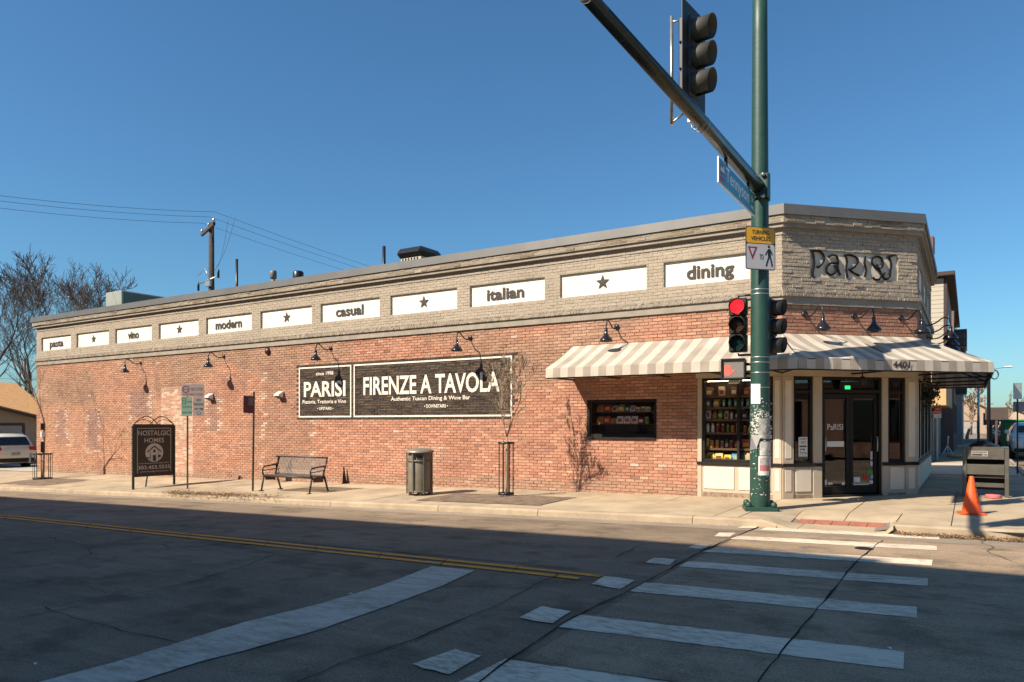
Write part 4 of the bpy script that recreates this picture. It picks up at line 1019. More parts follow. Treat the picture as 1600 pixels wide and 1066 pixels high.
m = MB(); m.tube([(-.10, .30, -.86), (-.10, .30, .62)], .024, 8); m.tube([(-.10, .30, .55), (0, .16, .55)], .016, 6); m.tube([(-.10, .30, -.84), (0, .17, -.70)], .018, 6); m.obox((.02,.06,-.80), (1,0,0), (0,1,0), (0,0,1), .05, .04, .05); m.build('mounting_pipe', STEEL, h1)
m = MB()
for dy in (-.06, .06): 
    m.tube([(dy + .02, -.06 + .108*math.cos(a), -.885 + .108*math.sin(a)) for a in [k*math.pi/6 for k in range(13)]], .006, 5)
m.build('steel_strap', STEEL, h1)
h2 = head('traffic_signal', 'traffic signal with red lamp lit on the left side of the green pole', (-.30, -2.12, 3.205), R(6), .315, True, False, HOUS, .16)
m = MB()
for z in (.50, -.50): m.tube([(-.0,.09,z*.97), (.0,.09,z*1.04), (.36,.09,z*1.04)], .02, 8)
m.build('mounting_bracket', BLACK, h2)
h3 = head('traffic_signal', 'black traffic signal mostly hidden behind the right side of the green pole', (.235, -1.78, 3.17), R(80), .325, False, False, HOUS, .20)
m = MB()
for z in (.52, -.52): m.tube([(0,.09,z*.96), (0,.09,z*1.04), (0,.38,z*1.04)], .02, 8)
m.build('mounting_bracket', BLACK, h3)
head('traffic_signal', 'traffic signal on the far tip of the mast arm', (.0, -8.6, 6.62), R(84), .36, False, True)
# pedestrian signal
pd = thing('pedestrian_signal', 'square pedestrian signal showing a red hand, on the left of the green pole', 'pedestrian signal', (-.365, -2.17, 2.44), R(8))
w, h = .205, .18
m = MB(); m.box(-w, w, .02, .20, -h, h, 0, .02)
for r in ((-w, w, h - .028, h), (-w, w, -h, -h + .028), (-w, -w + .028, -h + .028, h - .028), (w - .028, w, -h + .028, h - .028)): m.box(r[0], r[1], -.035, .021, r[2], r[3], 0, .008)
m.build('case', HOUS, pd)
m = MB(); m.box(-w + .028, w - .028, .005, .015, -h + .028, h - .028); m.build('face', mat('signal_face', (.19,.175,.155), .5, var=.15, scale=40), pd)
m = MB(); hx, hz = -.085, -.02                        # upright hand: palm, four unequal fingers and a thumb off the side
palm = [(-.050,-.10),(.030,-.10),(.047,-.05),(.050,.0),(-.058,.0),(-.060,-.05)]
m.prism([(hx+x, .004, hz+z) for x, z in palm], (0,-.004,0))
for x, ln, tl in ((-.047,.070,-.10),(-.019,.092,-.03),(.010,.086,.03),(.037,.066,.10)):
    m.obox((hx + x + tl*ln*.5, .002, hz + ln/2), (1,0,-tl), (0,1,0), (tl,0,1), .0115, .002, ln/2)
m.prism([(hx+.046,.004,hz-.055),(hx+.086,.004,hz+.006),(hx+.104,.004,hz-.008),(hx+.076,.004,hz-.062),(hx+.040,.004,hz-.085)], (0,-.004,0))
m.build('red_hand', mat('hand_lamps', (.75,.10,.075), .5, var=.25, scale=70, emit=(1,.10,.06), estr=.35), pd)
m = MB(); m.tube([(w, .1, .08), (w + .16, .1, .08)], .025, 8); m.tube([(w, .1, -.08), (w + .16, .1, -.08)], .025, 8); m.build('mounting_bracket', BLACK, pd)
m = MB(); m.box(-.09, .09, .03, .12, -h - .075, -h - .005, 0, .01); m.build('pushbutton_hood', mat('tan_plastic', (.50,.40,.26), .6, var=.1), pd)
# ---------------------------------------------------------------- street name sign under the arm
ns = thing('street_sign', 'blue and green street name sign reading Tennyson hung under the mast arm', 'street sign', (.04, 0, 0))
y0, y1, z0, z1 = -4.46, -2.36, 4.975, 5.355; BLUE = mat('sign_blue', (.008,.21,.31), .35, var=.08); SGREEN = mat('sign_green', (.01,.17,.075), .35, var=.08); SWHITE = mat('sign_white', (.72,.74,.76), .4, var=.05)
m = MB(); m.box(-.012, .012, y0, y1, z0, z1, 0, .003); m.build('sign_blade', SWHITE, ns)
m = MB(); m.box(.013, .015, y0 + .02, y1 - .36, z0 + .02, z1 - .02); m.build('blue_field', BLUE, ns)
m = MB(); m.box(.013, .0152, y1 - .358, y1 - .02, z0 + .02, z1 - .02); m.build('green_field', SGREEN, ns)
m = MB(); put_text(m, 'Tennyson', (0,0,0), (0,1,0), (0,0,1), (.0165,0,0), y0 + .36, y1 - .40, z0 + .06, z1 - .05, .012); m.build('lettering', SWHITE, ns)
m = MB(); put_text(m, 'St', (0,0,0), (0,1,0), (0,0,1), (.0165,0,0), y1 - .25, y1 - .14, z0 + .20, z0 + .30, .01); m.build('lettering', SWHITE, ns); m = MB(); put_text(m, '4400', (0,0,0), (0,1,0), (0,0,1), (.0165,0,0), y1 - .30, y1 - .08, z0 + .07, z0 + .14, .01); m.build('lettering', SWHITE, ns)
m = MB(); e0 = y0 + .07
for r in ((e0, e0+.22, z0+.06, z0+.12), (e0, e0+.22, z0+.15, z0+.19), (e0+.02, e0+.20, z0+.22, z0+.30)): m.box(.0155, .0162, r[0], r[1], r[2], r[3])
m.build('emblem', mat('emblem_red', (.35,.03,.05), .5, var=.2), ns)
m = MB(); m.add([(.0165, e0, z0+.20), (.0165, e0+.06, z0+.28), (.0165, e0+.10, z0+.22), (.0165, e0+.15, z0+.30), (.0165, e0+.22, z0+.20)], [(0,1,2,3,4)]); m.build('emblem', SWHITE, ns)
for yy in (-4.05, -2.75):
    m = MB(); m.box(-.02, .02, yy - .03, yy + .03, z1 - .03, ARMZ - .05); m.build('hanger', BLACK, ns)
# ---------------------------------------------------------------- turning vehicles sign
tv = thing('traffic_sign', 'yellow and white sign telling turning vehicles to yield to pedestrians, on the green pole', 'traffic sign', (.12, -2.26, 4.455), R(46))
W, H_ = .285, .365; AMB = mat('sign_amber', (.72,.36,.015), .4, var=.06); SGREY = mat('sign_reflective_white', (.46,.45,.47), .4, var=.05)
def rrect(m, x0, x1, z0, z1, y, r=.035, mi=0, th=None):
    P = []
    for cx, cz, a in ((x1-r, z1-r, 0), (x0+r, z1-r, 90), (x0+r, z0+r, 180), (x1-r, z0+r, 270)):
        for k in range(5): t_ = R(a + k*22.5); P.append((cx + r*math.cos(t_), y, cz + r*math.sin(t_)))
    if th: m.prism(P, (0, th, 0), mi)
    else: m.add(P, [tuple(range(len(P)))], mi)
m = MB(); rrect(m, -W, W, -H_, H_, -.0, .04, 0, .004); m.build('sign_plate', STEEL, tv)
m = MB(); rrect(m, -W+.004, W-.004, -H_+.004, H_-.004, -.002, .038); m.build('border', BLACK, tv)
m = MB(); rrect(m, -W+.016, W-.016, .085, H_-.016, -.004, .03); m.build('amber_field', AMB, tv)
m = MB(); rrect(m, -W+.016, W-.016, -H_+.016, .072, -.004, .03); m.build('white_field', SGREY, tv)
m = MB(); put_text(m, 'TURNING', (0,0,0), (1,0,0), (0,0,1), (0,-.006,0), -.165, .165, .235, .305, .015); put_text(m, 'VEHICLES', (0,0,0), (1,0,0), (0,0,1), (0,-.006,0), -.185, .185, .13, .20, .015)
put_text(m, 'TO', (0,0,0), (1,0,0), (0,0,1), (0,-.006,0), -.02, .055, -.19, -.10, .015); m.build('lettering', BLACK, tv)
m = MB(); m.add([(-.245,-.006,.02), (-.065,-.006,.02), (-.155,-.006,-.20)], [(0,1,2)]); m.build('yield_triangle', mat('sign_maroon', (.25,.02,.035), .5, var=.05), tv)
m = MB(); m.add([(-.205,-.008,-.005), (-.105,-.008,-.005), (-.155,-.008,-.125)], [(0,1,2)]); m.build('yield_centre', SGREY, tv)
m = MB(); cx = .165; cz = -.13
m.lathe([(0,0),(.024,0),(.024,.001),(0,.001)], 14); m.v = [(cx - .01 + x, -.006 - z*.2, cz + .165 + y) for x, y, z in m.v]
def limb(pts, w):
    for a, b in zip(pts, pts[1:]): m.bar((cx+a[0], -.0062, cz+a[1]), (cx+b[0], -.0062, cz+b[1]), w, .0008, 0, (0,1,0))
limb([(-.005,.125),(.0,.0)], .056); limb([(0,.01),(-.035,-.08),(-.06,-.17)], .026); limb([(.005,.01),(.035,-.075),(.055,-.17)], .026); limb([(-.015,.115),(-.055,.06),(-.075,.02)], .019); limb([(.012,.115),(.045,.055),(.06,.025)], .019)
m.build('walking_figure', BLACK, tv)
m = MB()
for z in (.2, -.2): m.box(-.05, .05, .005, .12, z - .02, z + .02)
m.build('bracket', STEEL, tv)
# ================================================================ BENCH
BST = mat('bench_metal', (.21,.17,.14), .45, .5, var=.2, scale=20); BDK = mat('bench_dark_metal', (.055,.043,.037), .5, .4, var=.25, scale=20)
bl, br = G(409, 769), G(480, 772)
bc = Vector(((bl.x + br.x)/2 + .03, (bl.y + br.y)/2 + .30, 0)); bw = (br.x - bl.x)/2 + .02; bz = zs(bc.x, bc.y)
be = thing('street_bench', 'dark metal slatted street bench with armrests standing before the brick wall', 'bench', (bc.x, bc.y, bz), R(1))
prof = [(-.25,.395), (-.245,.43), (-.20,.445), (-.05,.43), (.10,.42), (.165,.45), (.20,.55), (.245,.72), (.275,.85), (.29,.87)]
m = MB(); w = .0155
V = []
for y, z in prof: V += [(-w, y, z), (w, y, z)]
m.add(V, [(2*i, 2*i+1, 2*i+3, 2*i+2) for i in range(len(prof)-1)])
V2 = [(x, y + .004, z - .008) for x, y, z in V]; m.add(V2, [(2*i, 2*i+2, 2*i+3, 2*i+1) for i in range(len(prof)-1)])
sm = m.mesh('slat', BST); n = 31
for k in range(n): link('slat', sm, be, (-bw + .07 + (2*bw - .14)*k/(n-1), 0, 0))
m = MB(); m.tube([(-bw, .295, .87), (bw, .295, .87)], .024, 8); m.build('top_rail', BDK, be)
m = MB(); m.tube([(-bw, -.245, .40), (bw, -.245, .40)], .022, 8); m.tube([(-bw, .14, .40), (bw, .14, .40)], .02, 8); m.build('seat_rail', BDK, be)
for s in (-1, 1):
    for y0, y1 in ((-.22, -.30), (.19, .33)):
        m = MB(); m.tube([(s*bw, y0, .42), (s*bw, (y0*.4 + y1*.6), .18), (s*bw, y1, .02)], [.027, .024, .022], 8); m.obox((s*bw, y1 - .01, .012), (1,0,0), (0,1,0), (0,0,1), .04, .06, .012, 0, .006); m.build('leg', BDK, be)
    m = MB(); m.tube([(s*bw, -.25, .42), (s*bw, -.27, .56), (s*bw, -.22, .63), (s*bw, .0, .655), (s*bw, .20, .67)], .021, 8); m.tube([(s*bw, -.26, .52), (s*bw, .19, .56)], .012, 6); m.build('armrest', BDK, be)
    m = MB(); m.tube([(s*bw, .15, .40), (s*bw, .21, .60), (s*bw, .295, .87)], .022, 8); m.build('back_post', BDK, be)
    m = MB(); m.prism([(s*bw - .012, -.20, .40), (s*bw - .012, .17, .40), (s*bw - .012, .14, .27), (s*bw - .012, -.16, .28)], (.024, 0, 0)); m.build('side_plate', mat('maroon_plate', (.05,.014,.014), .5, var=.2) if 'maroon_plate' not in MATS else MATS['maroon_plate'], be)
m = MB()                                              # broken bracket hanging at the left end of the back
m.tube([(-bw, .27, .86), (-bw - .09, .26, .87)], .028, 7); m.tube([(-bw - .01, .25, .82), (-bw + .02, .22, .72), (-bw - .03, .20, .66), (-bw + .01, .19, .58)], .024, 6); m.build('loose_bracket', BLACK, be)
# ================================================================ LITTER BIN
p = G(645, 775); tb = thing('litter_bin', 'round grey brown metal litter bin with a domed lid on the pavement', 'litter bin', (p.x, p.y + .25, zs(p.x, p.y)))
BIN = mat('bin_metal', (.21,.18,.13), .5, .3, var=.15, scale=5); BIN2 = mat('bin_frame_metal', (.15,.13,.10), .5, .3, var=.15)
m = MB(); m.lathe([(.0,.10),(.27,.10),(.275,.12),(.275,.80),(.27,.81)], 32); m.build('drum', BIN, tb)
m = MB(); m.lathe([(.262,.80),(.262,1.0),(.255,1.01)], 32); m.build('throat', BIN, tb)
m = MB(); m.lathe([(.335,.985),(.338,1.0),(.30,1.04),(.20,1.075),(.08,1.09),(0,1.093)], 32); m.lathe([(.335,.985),(.24,.99)], 32); m.build('lid', mat('bin_lid_metal', (.24,.215,.17), .45, .3, var=.12, scale=6), tb)
for z in (.10, .80): m = MB(); m.lathe([(.285,z-.022),(.298,z-.018),(.298,z+.018),(.285,z+.022)], 32); m.build('hoop', BIN2, tb)
pm = MB(); pm.box(-.022, .022, -.014, .014, .04, 1.0, 0, .004); pm = pm.mesh('upright', BIN2)
for k in range(7): a = R(20 + k*360/7); link('upright', pm, tb, (.298*math.cos(a), .298*math.sin(a), 0), a + R(90))
m = MB(); a = math.atan2(CAM.y - p.y, CAM.x - p.x) - R(4); m.lathe([(0,0),(.062,0),(.066,.006),(.062,.01)], 20); m.M = None
m.v = [tuple(Matrix.Rotation(a, 3, 'Z') @ Vector((.262 + z*.6, x, .90 + y))) for x, y, z in m.v]; m.build('opening', BLACK, tb)
for k in range(4): a_ = R(45 + 90*k); m = MB(); m.lathe([(0,0),(.035,0),(.04,.02),(.025,.1)], 8, 0, (.22*math.cos(a_), .22*math.sin(a_), 0)); m.build('foot', BIN2, tb)
# ================================================================ REALTY SIGN
pa, pb = G(208, 765), G(272, 757); d = (pb - pa); d.z = 0; sw = d.length
nsn = thing('realty_sign', 'black framed pavement sign reading Nostalgic Homes with a house emblem and phone number', 'sign', (pa.x, pa.y, zs(pa.x, pa.y)), math.atan2(d.y, d.x))
SBK = mat('sign_black', (.018,.016,.014), .5, var=.25, scale=8); SGR = mat('sign_silver', (.46,.43,.38), .6, var=.2, scale=20); FRM = mat('sign_frame_green', (.022,.026,.016), .5, var=.3)
zA, zT = .40, 1.83
for x in (0, sw):
    m = MB(); m.box(x - .028, x + .028, -.028, .028, -.03 + (x/sw)*(zs(pb.x,pb.y) - zs(pa.x,pa.y)), zT + .02, 0, .005); m.build('post', FRM, nsn)
m = MB(); m.tube([(sw*.44, .32, 0.0), (sw*.44, .03, 1.1)], .02, 8); m.build('rear_strut', FRM, nsn)
m = MB(); m.box(.029, sw - .029, -.012, .012, zA, zT, 0, .004); m.build('board', SBK, nsn)
for r in ((.03, sw - .03, zT, zT + .05), (.03, sw - .03, zA - .05, zA)): m = MB(); m.box(r[0], r[1], -.025, .025, r[2], r[3], 0, .005); m.build('cross_rail', FRM, nsn)
m = MB()
for r in ((.11, .125, zA + .06, zT - .06), (sw - .125, sw - .11, zA + .06, zT - .06), (.11, sw - .11, zT - .075, zT - .06)): m.box(r[0], r[1], -.0145, -.0125, r[2], r[3])
m.build('border_line', SGR, nsn)
def arc(x0, x1, z0, h, k0=0, k1=1): return [(x0 + (x1-x0)*t, 0, z0 + h*math.sin(math.pi*t)) for t in span(k0, k1, 14)]
m = MB(); m.tube(arc(0, sw*.62, zT + .03, .25), .013, 6); m.tube(arc(sw*.38, sw, zT + .03, .25), .013, 6); m.tube(arc(-.0, sw*.5, zT + .03, .16), .009, 6); m.tube(arc(sw*.5, sw, zT + .03, .16), .009, 6); m.build('scrollwork', mat('scroll_iron', (.06,.016,.012), .5, .3, var=.2), nsn)
O_ = ((0,0,0), (1,0,0), (0,0,1), (0,-.0145,0)); c = sw/2
m = MB(); put_text(m, 'NOSTALGIC', *O_, .14, sw - .14, 1.55, 1.70, .006); put_text(m, 'HOMES', *O_, c - .30, c + .30, 1.34, 1.48, .006)
m.build('lettering', SGR, nsn); m = MB(); put_text(m, 'Your Neighborhood REALTORS', *O_, .17, sw - .17, .71, .755, .004); put_text(m, '303.455.5535', *O_, .135, sw - .135, .56, .67, .012); put_text(m, 'www.NostalgicHomes.com', *O_, .19, sw - .19, .46, .52, .004); m.build('lettering', SGR, nsn)
m = MB(); rr = .275; cz = 1.045; m.add([(c,-.0145,cz)] + [(c + rr*math.cos(k*math.pi/16), -.0145, cz + rr*math.sin(k*math.pi/16)) for k in range(32)], [(0, 1+k, 1+(k+1) % 32) for k in range(32)]); m.build('emblem_disc', SGR, nsn)
m = MB(); Y_ = -.0165
m.add([(c-.22,Y_,cz+.04),(c,Y_,cz+.21),(c+.22,Y_,cz+.04),(c+.22,Y_,cz-.0),(c,Y_,cz+.165),(c-.22,Y_,cz-.0)], [(0,1,4,5),(1,2,3,4)])
for x0, x1, z0, z1 in ((-.05,.05,-.25,-.07),(-.035,.035,.0,.09),(.12,.20,-.14,-.07),(-.25,-.14,-.17,-.13),(-.13,-.115,-.22,.03),(.115,.13,-.22,.03)): m.box(c+x0, c+x1, Y_-.0005, Y_, cz+z0, cz+z1)
m.build('house_emblem', SBK, nsn)
# ================================================================ PARKING SIGN AND BACK-VIEWED SIGN
p = G(293, 764); ps = thing('parking_sign', 'thin post with parking and tow away sign plates beside the realty sign', 'parking sign', (p.x, p.y, zs(p.x, p.y)), R(38))
POST = mat('post_metal', (.10,.09,.075), .5, .5, var=.25, scale=15); RED = mat('sign_red', (.22,.045,.045), .5, var=.08); SGN = mat('parking_green', (.03,.22,.12), .5, var=.08); PALEG = mat('pale_green_plate', (.24,.32,.25), .5, var=.05); GREYW = mat('grey_white_plate', (.33,.29,.27), .5, var=.06)
m = MB(); m.box(-.022, .022, -.012, .012, -.02, 2.85, 0, .004); m.build('post', POST, ps)
m = MB(); m.box(-.16, .46, -.02, -.014, 2.60, 2.94, 0, .002); o1 = m.build('tow_plate', GREYW, ps)
m = MB(); m.lathe([(.10,0),(.07,0)], 20); m.v = [(-.04 + x, -.0215, 2.80 + y) for x, y, z in m.v]; m.box(-.10, .02, -.0217, -.0212, 2.79, 2.81); put_text(m, 'TOW AWAY ZONE', (0,0,0), (1,0,0), (0,0,1), (0,-.0215,0), -.12, .42, 2.63, 2.69, .01); put_text(m, 'NO STOP', (0,0,0), (1,0,0), (0,0,1), (0,-.0215,0), .10, .42, 2.76, 2.85, .01); m.build('plate_print', RED, o1)
m = MB(); m.box(-.16, .135, -.02, -.014, 2.05, 2.585, 0, .002); o2 = m.build('green_plate', PALEG, ps)
m = MB(); m.box(-.155, -.03, -.0215, -.0212, 2.38, 2.57); put_text(m, 'HOUR', (0,0,0), (1,0,0), (0,0,1), (0,-.0215,0), -.01, .12, 2.42, 2.48, .01); put_text(m, 'PARKING', (0,0,0), (1,0,0), (0,0,1), (0,-.0215,0), -.14, .12, 2.27, 2.34, .01); put_text(m, '8AM-6PM', (0,0,0), (1,0,0), (0,0,1), (0,-.0215,0), -.14, .12, 2.12, 2.18, .01); m.build('plate_print', SGN, o2)
m = MB(); put_text(m, '2', (0,0,0), (1,0,0), (0,0,1), (0,-.0225,0), -.13, -.055, 2.41, 2.54, .02); m.build('plate_print', GREYW, o2)
m = MB(); m.box(.155, .46, -.02, -.014, 2.05, 2.585, 0, .002); o3 = m.build('red_plate', GREYW, ps)
m = MB(); put_text(m, 'NO', (0,0,0), (1,0,0), (0,0,1), (0,-.0215,0), .25, .37, 2.46, 2.54, .015); put_text(m, 'PARKING', (0,0,0), (1,0,0), (0,0,1), (0,-.0215,0), .175, .44, 2.34, 2.42, .01); put_text(m, 'ANY TIME', (0,0,0), (1,0,0), (0,0,1), (0,-.0215,0), .19, .43, 2.22, 2.28, .01); m.lathe([(.06,0),(.045,0)], 14); m.v = [v if i < len(m.v) - 28 else (.31 + v[0], -.0215, 2.13 + v[1]*.8) for i, v in enumerate(m.v)]; m.build('plate_print', mat('print_black', (.03,.028,.028), .5, var=0), o3)
p = G(395, 767); bs = thing('street_sign', 'leaning thin post with a small maroon sign plate, left of the bench', 'street sign', (p.x, p.y, zs(p.x, p.y)), R(50)); bs.rotation_euler = (R(-1.0), R(1.2), R(78))
m = MB(); m.box(-.024, .024, -.014, .014, -.02, 2.62, 0, .004); m.build('post', POST, bs)
m = MB(); m.box(-.30, .02, -.024, -.017, 2.05, 2.50, 0, .003); m.build('sign_plate', mat('maroon_sign', (.10,.018,.018), .5, var=.15), bs)
m = MB(); m.box(-.16, -.02, -.0258, -.0245, 2.25, 2.45); m.build('plate_print', mat('grey_print_small', (.16,.13,.14), .6, var=.3, scale=30), bs)

# ================================================================ TREES
def grow(seed, h, r0, levels=5, spread=.5, up=.25, nb=(2,3), lean=(0,0), first=.28, shrink=.74, fine=0.0, twist=.18, straight=False, shoots=.62):
    """returns (trunk segments, limbs) as lists of (points, radii)"""
    rnd = random.Random(seed); segs = []
    def branch(p, d, L, r, lev):
        n = 4 if lev < 3 else 3; pts = [p]; rad = [r]
        for i in range(n):
            tw = twist*(.15 if straight and lev == 0 else 1)
            d = (d + Vector((rnd.gauss(0, tw), rnd.gauss(0, tw), rnd.gauss(0, tw)*.5 + up*.15))).normalized()
            p = p + d*L/n; pts.append(p); rad.append(r*(1 - .42*(i+1)/n))
        segs.append((lev, pts, rad))
        if lev >= levels: return
        k = rnd.randint(*nb)
        for j in range(k):
            ax = Vector((rnd.gauss(0,1), rnd.gauss(0,1), rnd.gauss(0,.6))); ax = (ax - d*ax.dot(d)).normalized(); a = spread*rnd.uniform(.55, 1.3)
            nd = (d*math.cos(a) + ax*math.sin(a) + Vector((0,0,up*.3))).normalized()
            branch(pts[-1], nd, L*shrink*rnd.uniform(.75, 1.15), rad[-1]*(.82 if j == 0 else .62), lev + 1)
        for q in range(1, n):                          # side shoots
            if lev >= 1 and rnd.random() < shoots:
                ax = Vector((rnd.gauss(0,1), rnd.gauss(0,1), rnd.gauss(0,.5))); ax = (ax - d*ax.dot(d)).normalized(); a = rnd.uniform(.5, 1.0)
                branch(pts[q], (d*math.cos(a) + ax*math.sin(a) + Vector((0,0,.15))).normalized(), L*.55*rnd.uniform(.7, 1.1), rad[q]*.45, max(lev + 2, levels - 1))
    branch(Vector((0,0,-.1)), Vector((lean[0], lean[1], 1)).normalized(), h*first, r0, 0)
    return segs
def tree(name, lb, loc, h, r0, seed, m_, grp=None, minr=.006, **kw):
    t = thing(name, lb, 'tree', loc, 0, grp); segs = grow(seed, h, r0, **kw)
    a, b = MB(), MB()
    for lev, pts, rad in segs: (a if lev <= 1 else b).tube(pts, [max(minr, r) for r in rad], 9 if lev <= 1 else 5 if lev < 4 else 3, 0, lev < 2)
    a.build('trunk', m_, t); b.build('crown', m_, t); return t
def guard(loc, lb, rad=.165, h=1.18, n=8, m_=None, tilt=0):
    t = thing('tree_guard', lb, 'tree guard', loc); m_ = m_ or BLACK
    bar_ = MB(); bar_.box(-.013, .013, -.005, .005, .02, h, 0); bm_ = bar_.mesh('guard_bar', m_)
    for k in range(n): a = 2*math.pi*k/n + .2; link('guard_bar', bm_, t, (rad*math.cos(a), rad*math.sin(a), 0), a + R(90))
    for z in (.05, h - .03, h*.5):
        m = MB(); m.lathe([(rad+.007,z-.02),(rad+.012,z-.018),(rad+.012,z+.018),(rad+.007,z+.02)], 20); 
        if z != h*.5: m.build('guard_ring', m_, t)
    return t
p = G(785, 778); gx, gy, gz = p.x, p.y + .15, zs(p.x, p.y) + .03
tree('street_tree', 'small bare young street tree in a black guard before the mural', (gx, gy, gz), 3.0, .034, 21, BARK_P, 'young street trees on the pavement', minr=.0042, levels=5, spread=.55, up=.6, shoots=.75, nb=(3,4), first=.46, shrink=.55, twist=.10, straight=True)
guard((gx, gy, gz), 'round black slatted tree guard, the right one before the mural')
p = G(62, 750); gx, gy, gz = p.x, p.y + .1, zs(p.x, p.y)
tree('street_tree', 'thin bare young street tree with tape bands at the left end of the wall', (gx, gy, gz), 5.0, .055, 8, BARK_P, 'young street trees on the pavement', minr=.004, levels=4, spread=.5, up=.5, nb=(2,3), first=.42, shrink=.58, twist=.07, straight=True)
t2 = guard((gx, gy, gz), 'dark rusted tree guard round the street tree at the left end of the wall', .30, .95, 8, IRON)
m = MB(); m.box(-.34, -.20, -.30, -.27, .60, .97, 0, .01); m.build('guard_plate', mat('grey_green_plate', (.05,.055,.05), .6, var=.2), t2)
tg = thing('tree_tag', 'white tag and black ties round the trunk of the left street tree', 'tag', (gx, gy, gz))
m = MB(); m.lathe([(.065,1.52),(.07,1.60),(.065,1.72)], 10); m.build('tag_band', PAPER, tg)
for z0, z1 in ((1.78, 2.02), (.98, 1.36)): m = MB(); m.lathe([(.06,z0),(.068,z0+.02),(.066,z1)], 10); m.build('black_tie', BLACK, tg)
# big bare trees behind the left end
def bt(px, py, Y, h_top, r, sd, lean, lb, lev=6, grp='big bare trees behind the left end', m_=None, **kw):
    p = fp(px, 640, Y); top = fp(px, h_top, Y).z; H_ = top + .7
    k = dict(minr=.015, shoots=.85, levels=lev, spread=.50, up=.40, nb=(2,3), lean=lean, first=.27, shrink=.76, twist=.16); k.update(kw)
    segs = grow(sd, 10, r*10/H_, **{q: v for q, v in k.items() if q != 'minr'}); mz = max(p_.z for _, pts, _r in segs for p_ in pts); sc = H_/mz
    t = thing('bare_tree', lb, 'tree', (p.x, Y, -.7), 0, grp); a, b = MB(), MB()
    for lv_, pts, rad in segs: (a if lv_ <= 1 else b).tube([q*sc for q in pts], [max(k['minr'], x*sc) for x in rad], 9 if lv_ <= 1 else 5 if lv_ < 4 else 3, 0, lv_ < 2)
    a.build('trunk', m_ or BARK, t); b.build('crown', m_ or BARK, t)
bt(58, 0, 7, 392, .42, 3, (-.10, .0), 'large bare dark tree leaning left behind the left end of the restaurant', 7, minr=.013, shrink=.74, shoots=.8)
bt(-10, 0, 14, 380, .40, 14, (.05, .0), 'large bare tree at the far left edge above the garage', 7)
bt(20, 0, 26, 440, .34, 9, (0, 0), 'bare tree far behind the garage, lower than its neighbours')
bt(78, 0, 24, 405, .34, 5, (0, 0), 'bare tree just left of the roof end, first of the row behind')
bt(104, 0, 30, 402, .34, 6, (.0, 0), 'bare tree in the middle of the row behind the roof end')
bt(126, 0, 34, 415, .30, 12, (0, 0), 'bare tree behind the roof left of the grey rooftop unit')
bt(150, 0, 40, 432, .28, 17, (0, 0), 'smallest bare tree top showing beside the grey rooftop unit')
# ================================================================ ROOFTOP
RG = mat('unit_grey_green', (.33,.35,.29), .5, .2, var=.08, scale=3); RG2 = mat('unit_shade_green', (.12,.15,.125), .5, .2, var=.1, scale=3)  # second green is darker: shade of the unit's right side put into the colour
def roofat(x, y, Y): return fp(x, y, Y)
a = roofat(163, 470, 2.6); b = roofat(190, 470, 2.6); zt = roofat(190, 453.5, 2.6).z
t = thing('rooftop_unit', 'grey green air handling unit standing on the roof at the left end', 'roof unit', (a.x, 2.6, 5.1))
m = MB(); m.box(.10, b.x - a.x, 0, 4.6, .1, zt - 5.1, 0, .02); m.build('casing', RG, t)
m = MB(); m.box(b.x - a.x + .001, b.x - a.x + .03, .1, 4.5, .15, zt - 5.16, 0, .006); m.build('side_panel', RG2, t)
m = MB(); m.prism([(b.x - a.x + .03, 3.2, zt - 5.3), (b.x - a.x + .03, 4.5, zt - 5.3), (b.x - a.x + .03, 4.5, .5), (b.x - a.x + .03, 3.2, .5)], (.5, .3, 0)); m.build('intake_hood', RG2, t)
m = MB(); m.box(0, .09, .3, .4, .1, zt - 5.2, 0, .01); m.build('flue', BLACK, t)
m = MB(); m.box(.05, 1.6, .1, 4.5, 0, .1); m.build('kerb_frame', IRON, t)
c = roofat(655, 400, 3.5); s = 24.0/FPX
t = thing('exhaust_fan', 'black domed exhaust fan on a louvred pale base on the roof', 'exhaust fan', (c.x, 3.5, 5.1))
m = MB(); m.box(-.42, .42, -.42, .42, 0, 1.70, 0, .01); m.build('base', mat('pale_kerb', (.50,.44,.34), .7, var=.1), t)
for k in range(6): m = MB(); m.box(-.36 + k*.12, -.30 + k*.12, -.428, -.41, 1.54, 1.66); m.build('louvre', BLACK, t)
m = MB(); m.box(-.56, .56, -.56, .56, 1.68, 1.99, 0, .13); m.build('hood', BLACK, t)
def pipe(x, yt, Y, r, lb, m_, cap=None, name='vent_pipe'):
    q = roofat(x, yt, Y); t = thing(name, lb, 'roof vent', (q.x, Y, 5.1), 0, 'vents and pipes on the roof'); h = q.z - 5.1
    m = MB(); m.tube([(0,0,-.02), (0,0,h)], r, 10); m.build('pipe', m_, t)
    if cap: m = MB(); m.lathe([(r*cap*.9,h-.30*cap*.5),(r*cap,h-.28*cap*.5),(r*cap,h-.02),(r*cap*.8,h+.02),(0,h+.03)], 14); m.build('cap', m_, t)
pipe(370, 405, 3, .05, 'thin tall black pipe on the roof right of the utility pole', BLACK); pipe(600, 385, 3, .055, 'thin tall black pipe on the roof left of the exhaust fan', BLACK)
VM = mat('dull_vent_metal', (.16,.155,.145), .6, .3, var=.3, scale=8)
pipe(427, 424, 2.5, .07, 'short galvanised vent with a wide cap on the roof', VM, 1.7); pipe(466, 425, 2.5, .07, 'low dark mushroom vent on the roof', BLACK, 2.6)
